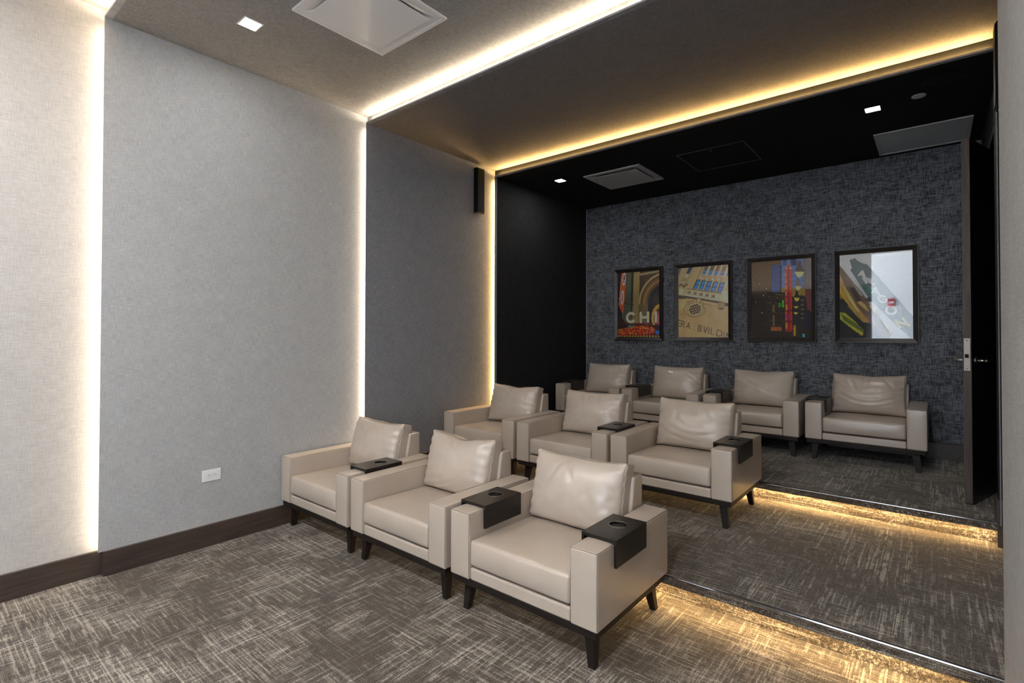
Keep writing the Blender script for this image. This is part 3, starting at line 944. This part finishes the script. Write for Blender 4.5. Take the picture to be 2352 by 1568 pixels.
def print4():
    p = Print((204, 206, 206), 4)
    F = lambda x, y: ((x - 160) / 1090, (y - (215 - 85 * (x - 160) / 1090)) / (1430 - (215 - 85 * (x - 160) / 1090)))
    P = lambda pts, c, a=1.0: p.poly([F(*q) for q in pts], c, a)
    p.put(ss(p.u + p.v * .4, .2, 1.2) * .5, (214, 224, 232))
    # sign tower
    P([(320, 285), (352, 265), (360, 275), (402, 250), (440, 290), (520, 330), (590, 345), (1250, 1105), (1250, 1430), (1215, 1430), (640, 880), (330, 430), (356, 400)], (92, 104, 106))
    P([(480, 640), (585, 640), (900, 960), (1250, 1300), (1250, 1430), (1215, 1430), (640, 880)], (48, 96, 92))
    P([(900, 950), (1250, 1250), (1250, 1430), (1215, 1430), (800, 1010)], (62, 78, 92))
    P([(1085, 925), (1250, 1110), (1250, 1430), (1205, 1430), (1095, 1180)], (42, 56, 66))
    for k in range(5):
        p.seg(*F(345 + 10 * k, 440 - 12 * k), *F(690 + 12 * k, 900 - 14 * k), .004, (80, 96, 100), .6)
    P([(585, 660), (650, 720), (650, 800), (560, 700)], (30, 112, 84))
    # letters
    cream = (226, 222, 206)
    L = (('A', (470, 425), (95, 45), (-6, 80)), ('R', (530, 545), (110, 20), (50, 75)), ('A', (650, 665), (125, 62), (15, 95)), ('G', (745, 800), (120, 10), (20, 95)), ('O', (860, 965), (140, -10), (20, 110)), ('N', (985, 1160), (120, -25), (85, 105)))
    for k, (ch, o, X, Y) in enumerate(L):
        O = F(*o); a = F(o[0] + X[0], o[1] + X[1]); b = F(o[0] + Y[0], o[1] + Y[1])
        col = cream if k < 5 else (232, 188, 116)
        p.text(ch, O, (a[0] - O[0], a[1] - O[1]), (b[0] - O[0], b[1] - O[1]), .023, col)
    # theatre front below the roof line
    P([(160, 370), (250, 470), (345, 600), (480, 790), (590, 850), (640, 960), (945, 1350), (900, 1430), (160, 1430)], (112, 88, 62))
    P([(540, 850), (640, 820), (650, 900), (560, 880)], (46, 44, 40))
    for k in range(42):
        x = 165 + 9.8 * k; y = 372 + 11.6 * k
        p.ell(*F(x + 4, y + 4), .009, .008, (120, 100, 84))
    P([(640, 900), (945, 1345), (905, 1355), (620, 960)], (206, 192, 156)); 
    for k in range(12):
        p.ell(*F(770 + 12 * k, 1150 + 17 * k), .012, .012, (70, 56, 46))
    P([(160, 480), (240, 640), (420, 950), (640, 1200), (620, 1300), (520, 1180), (160, 700)], (186, 138, 72))
    P([(240, 640), (330, 800), (480, 1050), (430, 1030), (300, 860), (210, 680)], (228, 184, 108))
    for k in range(18):
        p.seg(*F(215 + 20 * k, 640 + 28 * k), *F(250 + 18 * k, 660 + 26 * k), .009, (132, 92, 46), .8)
    P([(320, 690), (380, 690), (560, 950), (640, 1120), (560, 1000), (430, 900)], (64, 50, 42))
    P([(430, 900), (490, 880), (560, 940), (620, 1050), (560, 1010)], (214, 170, 100))
    p.put((ss(p.u, .40, .42) * ss(p.v, .62, .75) * (1 - ss(p.u - .5 * p.v, .12, .22))) * .75, (92, 84, 86))
    P([(160, 850), (250, 860), (300, 930), (280, 960), (520, 1190), (640, 1210), (640, 1430), (160, 1430)], (24, 26, 22))
    P([(160, 780), (260, 820), (290, 880), (160, 840)], (150, 112, 50))
    P([(160, 680), (220, 740), (300, 900), (430, 1060), (390, 1040), (260, 900), (160, 770)], (206, 160, 52))
    P([(290, 940), (420, 1060), (545, 1205), (520, 1190), (380, 1060)], (150, 140, 70))
    P([(160, 1055), (240, 1055), (400, 1180), (530, 1310), (515, 1390), (400, 1325), (160, 1150)], (170, 172, 40))
    for k in range(22):
        p.seg(*F(180 + 15 * k, 1075 + 9 * k), *F(230 + 15 * k, 1170 + 9 * k), .006, (70, 84, 24), .8)
    P([(430, 1310), (520, 1390), (470, 1380)], (180, 120, 60))
    P([(640, 1180), (900, 1420), (640, 1430)], (70, 72, 80))
    for k in range(6):
        p.seg(*F(560 + 26 * k, 1090 + 12 * k), *F(760 + 26 * k, 1390 + 4 * k), .006, (150, 104, 84), .7)
    P([(965, 1425), (1000, 1420), (1010, 1432), (960, 1432)], (220, 200, 150))
    p.grain(.05)
    return p

def picture(x0, x1, z0, z1, pr, label, printlabel):
    t = thing('framed_picture', label, 'picture', ((x0 + x1) / 2, yE, z0), 0, 'framed photographs on the charcoal wall')
    w, h_ = x1 - x0, z1 - z0
    hw = w / 2
    fwid, dep = 0.044, 0.034
    # four mitred rails with a bevel falling towards the picture
    def rail(P0, P1, inx, inz):
        bm = bmesh.new()
        prof = [(0, 0.0), (0, -dep), (0.006, -dep), (fwid, -0.016), (fwid, 0.0)]
        A = []; B = []
        for (k, y) in prof:
            A.append(bm.verts.new((P0[0] + inx[0] * k, y, P0[1] + inz[0] * k)))
            B.append(bm.verts.new((P1[0] + inx[1] * k, y, P1[1] + inz[1] * k)))
        n = len(prof)
        for i in range(n):
            bm.faces.new((A[i], A[(i + 1) % n], B[(i + 1) % n], B[i]))
        bm.faces.new(A[::-1]); bm.faces.new(B)
        from_bm('frame_rail', bm, 'frame', t)
    rail((-hw, 0), (hw, 0), (1, -1), (1, 1))
    rail((-hw, h_), (hw, h_), (1, -1), (-1, -1))
    rail((-hw, 0), (-hw, h_), (1, 1), (1, -1))
    rail((hw, 0), (hw, h_), (-1, -1), (1, -1))
    # print: fine grid carrying the printed colours
    a0, a1, b0, b1 = -hw + fwid - 0.001, hw - fwid + 0.001, fwid - 0.001, h_ - fwid + 0.001
    X, Z = np.meshgrid(np.linspace(a0, a1, NX), np.linspace(b1, b0, NY))
    co = np.stack([X, np.full_like(X, -0.008), Z], -1).reshape(-1, 3)
    idx = np.arange(NX * NY).reshape(NY, NX)
    fc = np.stack([idx[1:, :-1], idx[1:, 1:], idx[:-1, 1:], idx[:-1, :-1]], -1).reshape(-1, 4)
    me = bpy.data.meshes.new('print')
    me.vertices.add(len(co)); me.vertices.foreach_set('co', co.ravel())
    me.loops.add(fc.size); me.loops.foreach_set('vertex_index', fc.ravel())
    me.polygons.add(len(fc)); me.polygons.foreach_set('loop_start', np.arange(0, fc.size, 4))
    me.update(calc_edges=True)
    c = np.clip(pr.c / 255 * 1.22, 0, 0.97)
    lin = np.where(c <= 0.04045, c / 12.92, ((c + 0.055) / 1.055) ** 2.4)
    col = np.concatenate([lin, np.ones(lin.shape[:2] + (1,))], -1).reshape(-1, 4).astype(np.float32)
    at_ = me.color_attributes.new('Col', 'FLOAT_COLOR', 'POINT')
    at_.data.foreach_set('color', col.ravel())
    o = link('print', me, 'print', t)
    o['label'] = printlabel
    box('glass', a0, a1, -0.0135, -0.0115, b0, b1, 'glass', t)

PZ0, PZ1 = 1.304, 2.203
picture(0.487, 1.137, PZ0, PZ1, print1(), 'dark framed photo of a theatre marquee with lit letters CHI', 'theatre marquee photo')
picture(1.283, 1.939, PZ0, PZ1, print2(), 'dark framed photo of a tan stone facade with blue windows', 'stone facade photo')
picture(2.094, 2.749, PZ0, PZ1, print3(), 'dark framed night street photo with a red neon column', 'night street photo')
picture(2.903, 3.556, PZ0, PZ1, print4(), 'dark framed photo of a tilted tower sign, rightmost picture', 'tower sign photo')

# ------------------------------------------------------------------ armchairs
CW, CD = 0.847, 0.70
AW = 0.132
ZB, ZA = 0.184, 0.504

def axis_pts(n, r, half):
    e = [math.sin(math.radians(q)) for q in (0, 30, 60)]
    k = r / half
    lo = [-1 + k * (1 - x) for x in (1.0, 0.82, 0.55, 0.25)]
    inner = [-1 + k + (2 - 2 * k) * i / n for i in range(n + 1)]
    return lo + inner + [-x for x in reversed(lo)]

class Pillow:
    """rounded, filled cushion: half sizes (hx, hy, hz), edge radius r; fill bulges along y or z"""
    def __init__(self, hx, hy, hz, r, fn, n=(22, 4, 16)):
        self.h, self.r, self.fn, self.n = (hx, hy, hz), r, fn, n
    def pos(self, a, b, c):
        h, r = self.h, self.r
        p = Vector((a * h[0], b * h[1], c * h[2]))
        q = Vector([max(-(h[i] - r), min(h[i] - r, p[i])) for i in range(3)])
        d = p - q
        m = max(abs(d.x), abs(d.y), abs(d.z))
        if m > 1e-9 and d.length > 1e-9:
            p = q + d.normalized() * m
        return self.fn(p, a, b, c)
    def mesh(self, name, mat, parent):
        bm = bmesh.new()
        ax = [axis_pts(self.n[i], self.r, self.h[i]) for i in range(3)]
        cache = {}
        def V(i, j, k):
            key = (i, j, k)
            if key not in cache:
                cache[key] = bm.verts.new(self.pos(ax[0][i], ax[1][j], ax[2][k]))
            return cache[key]
        I, J, K = [len(a) - 1 for a in ax]
        for i in range(I):
            for j in range(J):
                for k in (0, K):
                    bm.faces.new((V(i, j, k), V(i + 1, j, k), V(i + 1, j + 1, k), V(i, j + 1, k)))
        for i in range(I):
            for k in range(K):
                for j in (0, J):
                    bm.faces.new((V(i, j, k), V(i + 1, j, k), V(i + 1, j, k + 1), V(i, j, k + 1)))
        for j in range(J):
            for k in range(K):
                for i in (0, I):
                    bm.faces.new((V(i, j, k), V(i, j + 1, k), V(i, j + 1, k + 1), V(i, j, k + 1)))
        return from_bm(name, bm, mat, parent, smooth=True)

def seat_fn(seed):
    off = Vector((seed * 3.1, seed * 1.7, 0))
    def fn(p, a, b, c):
        g = max(0, 1 - a ** 4) * max(0, 1 - b ** 4)
        z = p.z + (0.012 * g if c > 0 else 0) * max(0, c)
        n = mnoise.noise(Vector((p.x * 7, p.y * 7, 0)) + off)
        z += 0.0035 * n * max(0, c) * g
        y = p.y
        if b < 0:
            y -= 0.010 * (-b) * max(0, 1 - c * c) * max(0, 1 - a ** 6)
            y -= 0.0025 * (-b) * mnoise.noise(Vector((p.x * 9, 3, p.z * 12)) + off)
        x = p.x + 0.004 * a * max(0, 1 - c * c) * max(0, 1 - b * b)
        return Vector((x, y, z))
    return fn

def back_fn(seed, sag, sagpos, creases, ears=0.010):
    off = Vector((seed * 5.3, seed * 2.9, seed))
    def fn(p, a, b, c):
        ga = max(0, 1 - abs(a) ** 2.6); gc = max(0, 1 - abs(c) ** 2.6)
        # filling: thick in the middle, thin at the seams
        y = p.y * (0.58 + 0.95 * (ga ** 0.75) * (gc ** 0.75))
        # belly heavier at the bottom
        y += (-0.016 if b < 0 else 0) * abs(b) * ga * max(0, -c * 0.8 + 0.35)
        x = p.x * (1 - 0.030 * gc * (abs(a) ** 3)) 
        z = p.z
        z -= sag * math.exp(-((a - sagpos) / 0.34) ** 2) * ss_(c, -0.2, 1.0)
        z += ears * (abs(a) ** 5) * ss_(c, 0.3, 1.0)
        z += 0.006 * (abs(a) ** 4) * (-1) * ss_(-c, 0.3, 1.0)
        # soft undulation and creases on the faces
        d = 0.006 * mnoise.noise(Vector((p.x * 9, p.z * 9, 1.0)) + off) + 0.0030 * mnoise.noise(Vector((p.x * 26, p.z * 18, 4.0)) + off)
        # puckers along the side seams
        d += 0.0048 * abs(a) ** 5 * math.sin(c * 21 + seed + 2.0 * a)
        for (ua, va, ub, vb, bow, wid, dep) in creases:
            dx, dz = ub - ua, vb - va
            L2 = dx * dx + dz * dz
            t = max(0.0, min(1.0, ((a - ua) * dx + (c - va) * dz) / L2))
            px = ua + t * dx; pz = va + t * dz - bow * 4 * t * (1 - t)
            dist = math.hypot(a - px, c - pz)
            e = math.exp(-(dist / wid) ** 2) * math.sin(math.pi * min(1, max(0, 0.12 + 0.76 * t)))
            dep2 = dep * 1.5
            d -= dep2 * e - 0.7 * dep2 * math.exp(-((dist - 1.7 * wid) / wid) ** 2) * math.sin(math.pi * t)
        s = -1 if b < 0 else 1
        y += s * d * abs(b)
        return Vector((x, y, z))
    return fn

def ss_(x, a, b):
    q = min(1, max(0, (x - a) / (b - a)))
    return q * q * (3 - 2 * q)

MESH = {}
def chair_fixed(t):
    """arms, frame, base and legs: the same for every chair, mesh data shared"""
    parts = []
    first = not MESH
    if first:
        hw = CW / 2
        for s in (-1, 1):
            x0, x1 = (-hw, -hw + AW) if s < 0 else (hw - AW, hw)
            bm = bmesh.new()
            bm_box(bm, x0, x1, 0, CD, ZB, ZA)
            bmesh.ops.recalc_face_normals(bm, faces=bm.faces)
            bmesh.ops.subdivide_edges(bm, edges=list(bm.edges), cuts=5, use_grid_fill=True)
            for v in bm.verts:                      # padded: faces swell slightly
                cx, cy, cz = (v.co.x - (x0 + x1) / 2) / (AW / 2), (v.co.y - CD / 2) / (CD / 2), (v.co.z - (ZA + ZB) / 2) / ((ZA - ZB) / 2)
                gx = max(0, 1 - cx ** 2); gy = max(0, 1 - cy ** 4); gz = max(0, 1 - cz ** 4)
                if abs(cx) > 0.99: v.co.x += 0.003 * cx * gy * gz
                if abs(cy) > 0.99: v.co.y += 0.004 * cy * gx * gz
                if cz > 0.99: v.co.z += 0.005 * gx * gy
            sharp = [e for e in bm.edges if len(e.link_faces) == 2 and e.calc_face_angle(0) > 1.0]
            bmesh.ops.bevel(bm, geom=sharp, offset=0.011, segments=4, profile=0.5, affect='EDGES')
            o = from_bm('armrest', bm, 'leather', None, smooth=True, wn=True)
            MESH['arm%d' % s] = o.data; parts.append(('armrest', o.data, True)); bpy.data.objects.remove(o)
            bm = bmesh.new()
            q = 0.0035
            for xs in (x0 + q, x1 - q):
                bm_tube(bm, [(xs, q, ZB + 0.01), (xs, q - 0.001, (ZA + ZB) / 2), (xs, q, ZA - q), (xs, CD * 0.5, ZA - q + 0.003), (xs, CD - q, ZA - q)], 0.0014, 5)
            bm_tube(bm, [(x0 + q, q, ZA - q), ((x0 + x1) / 2, q - 0.003, ZA - q + 0.003), (x1 - q, q, ZA - q)], 0.0014, 5)
            o = from_bm('seam', bm, 'seam', None, smooth=True)
            MESH['seam%d' % s] = o.data; bpy.data.objects.remove(o)
        o = box('base_rail', -hw + AW + 0.001, hw - AW - 0.001, 0.007, CD - 0.02, ZB, 0.245, 'leather', None, 0.010, 3)
        MESH['rail'] = o.data; bpy.data.objects.remove(o)
        # back frame: upholstered slab with a raked front
        bm = bmesh.new()
        f = [(0.515, ZB + 0.06), (0.600, 0.660), (0.692, 0.660), (0.692, ZB + 0.06)]
        A = [bm.verts.new((-hw + AW + 0.001, y, z)) for y, z in f]; B = [bm.verts.new((hw - AW - 0.001, y, z)) for y, z in f]
        for i in range(4):
            bm.faces.new((A[i], A[(i + 1) % 4], B[(i + 1) % 4], B[i]))
        bm.faces.new(A[::-1]); bm.faces.new(B)
        bmesh.ops.recalc_face_normals(bm, faces=bm.faces)
        bmesh.ops.bevel(bm, geom=list(bm.edges), offset=0.012, segments=4, profile=0.5, affect='EDGES')
        o = from_bm('back_frame', bm, 'leather', None, smooth=True, wn=True)
        MESH['back'] = o.data; bpy.data.objects.remove(o)
        o = box('plinth', -hw + 0.012, hw - 0.012, 0.012, CD - 0.012, 0.150, ZB, 'wenge', None, 0.003, 2)
        MESH['plinth'] = o.data; bpy.data.objects.remove(o)
        for sx in (-1, 1):
            for sy in (-1, 1):
                bm = bmesh.new()
                cx, cy = sx * (hw - 0.075), (0.085 if sy < 0 else CD - 0.075)
                bx, by = cx + sx * 0.016, cy + (-0.018 if sy < 0 else 0.034)
                top, bot = 0.026, 0.0165
                v0 = [bm.verts.new((cx + i * top, cy + j * top, 0.152)) for i, j in ((-1, -1), (1, -1), (1, 1), (-1, 1))]
                v1 = [bm.verts.new((bx + i * bot, by + j * bot, 0.004)) for i, j in ((-1, -1), (1, -1), (1, 1), (-1, 1))]
                v2 = [bm.verts.new((bx + i * bot * .8, by + j * bot * .8, 0.0)) for i, j in ((-1, -1), (1, -1), (1, 1), (-1, 1))]
                for A, B in ((v0, v1), (v1, v2)):
                    for i in range(4):
                        bm.faces.new((A[i], A[(i + 1) % 4], B[(i + 1) % 4], B[i]))
                bm.faces.new(v0); bm.faces.new(v2[::-1])
                bmesh.ops.recalc_face_normals(bm, faces=bm.faces)
                bmesh.ops.bevel(bm, geom=[e for e in bm.edges if abs(e.verts[0].co.z - e.verts[1].co.z) > 0.1], offset=0.003, segments=2, affect='EDGES')
                o = from_bm('leg', bm, 'wenge', None)
                MESH['leg%d%d' % (sx, sy)] = o.data; bpy.data.objects.remove(o)
    def add(nm, key, par, wn=False):
        o = bpy.data.objects.new(nm, MESH[key]); COL.objects.link(o); o.parent = par
        if wn:
            o.modifiers.new('weighted normals', 'WEIGHTED_NORMAL')
        return o
    for s in (-1, 1):
        a = add('armrest', 'arm%d' % s, t, True)
        add('seam', 'seam%d' % s, a)
    add('base_rail', 'rail', t, True)
    add('back_frame', 'back', t, True)
    add('plinth', 'plinth', t, True)
    for sx in (-1, 1):
        for sy in (-1, 1):
            add('leg', 'leg%d%d' % (sx, sy), t)

def armchair(xl, yf, zt, label, seed, sag, sagpos, creases, group, lean=14.0, twist=0.0, ears=0.010):
    t = thing('armchair', label, 'armchair', (xl + CW / 2, yf, zt), 0, group)
    chair_fixed(t)
    iw = CW / 2 - AW
    # seat cushion
    sd = 0.58
    ph = Pillow(iw - 0.003, sd / 2, 0.062, 0.016, seat_fn(seed), n=(18, 16, 4))
    c = ph.mesh('seat_cushion', 'leather', t)
    c.location = (0, sd / 2 + 0.002, 0.311)
    c.rotation_euler = (math.radians(-1.2), 0, 0)
    bm = bmesh.new()
    k = 0.994
    for cz in (0.93, -0.93):
        pts = [ph.pos(a, -0.985, cz) for a in np.linspace(-k, k, 24)]
        bm_tube(bm, pts, 0.0016, 5)
    for sx in (-1, 1):
        bm_tube(bm, [ph.pos(sx * 0.985, -0.985, q) for q in np.linspace(-0.9, 0.9, 6)], 0.0014, 5)
    from_bm('seam', bm, 'seam', c, smooth=True)
    # back cushion
    hx, hy, hz = iw - 0.010, 0.078, 0.176
    pb = Pillow(hx, hy, hz, 0.020, back_fn(seed, sag, sagpos, creases, ears), n=(44, 5, 30))
    b = pb.mesh('back_cushion', 'leather', t)
    b.location = (twist * 0.2, 0.545, 0.548)
    b.rotation_euler = (math.radians(-lean), 0, twist)
    bm = bmesh.new()
    q = 0.982
    for bb in (-0.80, 0.80):
        loop = [(a, -q) for a in np.linspace(-q, q, 30)] + [(q, v) for v in np.linspace(-q, q, 18)][1:] + [(a, q) for a in np.linspace(q, -q, 30)][1:] + [(-q, v) for v in np.linspace(q, -q, 18)][1:-1]
        bm_tube(bm, [pb.pos(a, bb, v) for a, v in loop], 0.0019, 5, True)
    from_bm('piping', bm, 'seam', b, smooth=True)
    return t

G1, G2, G3 = 'armchairs in the front row', 'armchairs in the middle row', 'armchairs in the rear row'
CH = {}
CH['11'] = armchair(0.016, 1.008, 0, 'front row leather armchair against the pale left wall', 1, 0.006, 0.2, [(-.7, .8, -.2, .3, 0, .05, .004), (.4, .95, .5, .2, 0, .05, .003)], G1)
CH['12'] = armchair(0.894, 1.008, 0, 'front row leather armchair in the middle, between two dark trays', 2, 0.022, 0.05, [(-.2, .9, .1, .5, 0, .06, .005), (-.8, -.9, .2, -.55, .1, .05, .004)], G1, ears=0.012)
CH['13'] = armchair(1.776, 1.010, 0, 'nearest front row leather armchair with a tray on each arm', 3, 0.004, 0.3, [(-.3, .85, -.55, -.1, 0, .05, .004), (-.1, .9, .0, .3, 0, .04, .004), (.55, -.7, .95, -.2, .1, .05, .004)], G1)
CH['21'] = armchair(0.108, 2.51, t1, 'middle row leather armchair beside the grey left wall', 4, 0.016, 0.1, [(-.3, .9, .1, .6, 0, .06, .005)], G2)
CH['22'] = armchair(0.980, 2.515, t1, 'middle row leather armchair in the middle, tray on right arm', 5, 0.004, 0.0, [(-.4, .95, -.25, .4, 0, .05, .005), (-.1, .95, -.05, .4, 0, .04, .004), (.2, .95, .3, .5, 0, .05, .004), (.6, -.6, .95, -.3, 0, .05, .004)], G2)
CH['23'] = armchair(1.847, 2.525, t1, 'middle row leather armchair at the row end above the step', 6, 0.006, 0.3, [(-.6, .5, .9, .2, .55, .10, .0035), (-.85, .2, .7, -.3, .40, .09, .003), (-.3, .9, -.42, .1, 0, .06, .005), (.05, .9, .12, .25, 0, .05, .004), (.35, .85, .55, .3, .05, .06, .004), (-.9, -.3, .3, -.75, .12, .07, .003)], G2)
CH['31'] = armchair(0.135, 4.30, t2, 'rear row leather armchair in the corner by the black wall', 7, 0.004, 0.0, [(.1, .95, .15, .3, 0, .05, .005), (.35, .95, .3, .4, 0, .04, .005), (.6, .9, .8, .2, 0, .05, .005), (-.6, -.6, .2, -.4, .2, .05, .004)], G3)
CH['32'] = armchair(1.005, 4.305, t2, 'rear row leather armchair below the tan facade picture', 8, 0.000, 0.0, [(.4, .6, .9, .1, 0, .06, .004)], G3)
CH['33'] = armchair(1.885, 4.325, t2, 'rear row leather armchair below the red neon picture', 9, 0.010, 0.0, [(-.6, .4, .7, -.5, .1, .07, .004)], G3)
CH['34'] = armchair(2.770, 4.36, t2, 'rear row leather armchair nearest the open door', 10, 0.012, 0.1, [(-.95, .6, .95, .3, .70, .08, .005), (-.9, .15, .8, -.1, .55, .08, .004), (-.55, .9, -.35, .2, 0, .06, .006), (.0, .9, -.08, .35, 0, .05, .005), (.4, .9, .7, .2, 0, .05, .005), (-.9, .8, -.6, .1, .1, .05, .005), (.95, -.2, .4, -.6, .1, .06, .004)], G3)

# ------------------------------------------------------------------ trays on the arms
def tray_mesh():
    """saddle tray over an arm: plate with a round cup recess and a side panel each side, origin at top centre of arm"""
    bm = bmesh.new()
    hx, hy, th = AW / 2 + 0.019, 0.143, 0.013
    n = 48
    r = 0.041
    cy = 0.03
    outer = []
    for k in range(n):
        a = 2 * math.pi * (k + 0.5) / n
        c, s = math.cos(a), math.sin(a)
        best = min((hx / abs(c)) if abs(c) > 1e-6 else 9, ((hy - cy) if s > 0 else (hy + cy)) / abs(s) if abs(s) > 1e-6 else 9)
        outer.append((c * best, s * best + cy))
    # snap nearest points to the corners
    for sx in (-1, 1):
        for sy in (-1, 1):
            i = min(range(n), key=lambda q: (outer[q][0] - sx * hx) ** 2 + (outer[q][1] - sy * hy) ** 2)
            outer[i] = (sx * hx, sy * hy)
    z0, z1 = 0.007, 0.007 + th
    To = [bm.verts.new((x, y, z1)) for x, y in outer]
    Bo = [bm.verts.new((x, y, z0)) for x, y in outer]
    ci = [(r * math.cos(2 * math.pi * (k + .5) / n), r * math.sin(2 * math.pi * (k + .5) / n) + cy) for k in range(n)]
    Ti = [bm.verts.new((x, y, z1)) for x, y in ci]
    Di = [bm.verts.new((x, y, z1 - 0.008)) for x, y in ci]
    for k in range(n):
        j = (k + 1) % n
        bm.faces.new((To[k], To[j], Ti[j], Ti[k]))
        bm.faces.new((Ti[k], Ti[j], Di[j], Di[k]))
        bm.faces.new((Bo[k], Bo[j], To[j], To[k]))
    bm.faces.new(Di)
    bm.faces.new(Bo[::-1])
    return bm, hx, hy, z0

bmT, thx, thy, tz0 = tray_mesh()
_o = from_bm('top', bmT, 'tray'); TRAY_TOP = _o.data; bpy.data.objects.remove(_o)
_o = box('side_panel', -0.0055, 0.0055, -thy, thy, -0.095, tz0, 'tray'); TRAY_SIDE = _o.data; bpy.data.objects.remove(_o)
bm = bmesh.new()
bm_tube(bm, [(0.041 * math.cos(2 * math.pi * k / 40), 0.03 + 0.041 * math.sin(2 * math.pi * k / 40), tz0 + 0.0131) for k in range(40)], 0.0012, 6, True)
_o = from_bm('cup_ring', bm, 'steel', None, smooth=True); TRAY_RING = _o.data; bpy.data.objects.remove(_o)

def tray(chair, side, yc, label):
    c = CH[chair]
    x = c.location.x + side * (CW / 2 - AW / 2)
    t = thing('arm_tray', label, 'tray', (x, c.location.y + yc, c.location.z + ZA), 0, 'dark wooden trays on the chair arms')
    def add(nm, me, loc=(0, 0, 0)):
        o = bpy.data.objects.new(nm, me); COL.objects.link(o); o.parent = t; o.location = loc
    add('top', TRAY_TOP)
    for s in (-1, 1):
        add('side_panel', TRAY_SIDE, (s * (thx - 0.0055), 0, 0))
    add('cup_ring', TRAY_RING)

tray('11', 1, 0.262, 'dark wooden tray on the arm between the two left front chairs')
tray('13', -1, 0.240, 'dark wooden tray on the inner arm of the nearest chair')
tray('13', 1, 0.268, 'dark wooden tray on the outer arm of the nearest chair')
tray('22', 1, 0.268, 'dark wooden tray between the two right middle row chairs')
tray('23', 1, 0.250, 'dark wooden tray on the outer arm at the middle row end')
tray('31', -1, 0.270, 'dark wooden tray on the rear row arm beside the black wall')
tray('32', -1, 0.285, 'dark wooden tray left of the rear chair below the facade picture')
tray('33', -1, 0.285, 'dark wooden tray left of the rear chair below the neon picture')
tray('34', -1, 0.285, 'dark wooden tray on the left arm of the chair nearest the door')
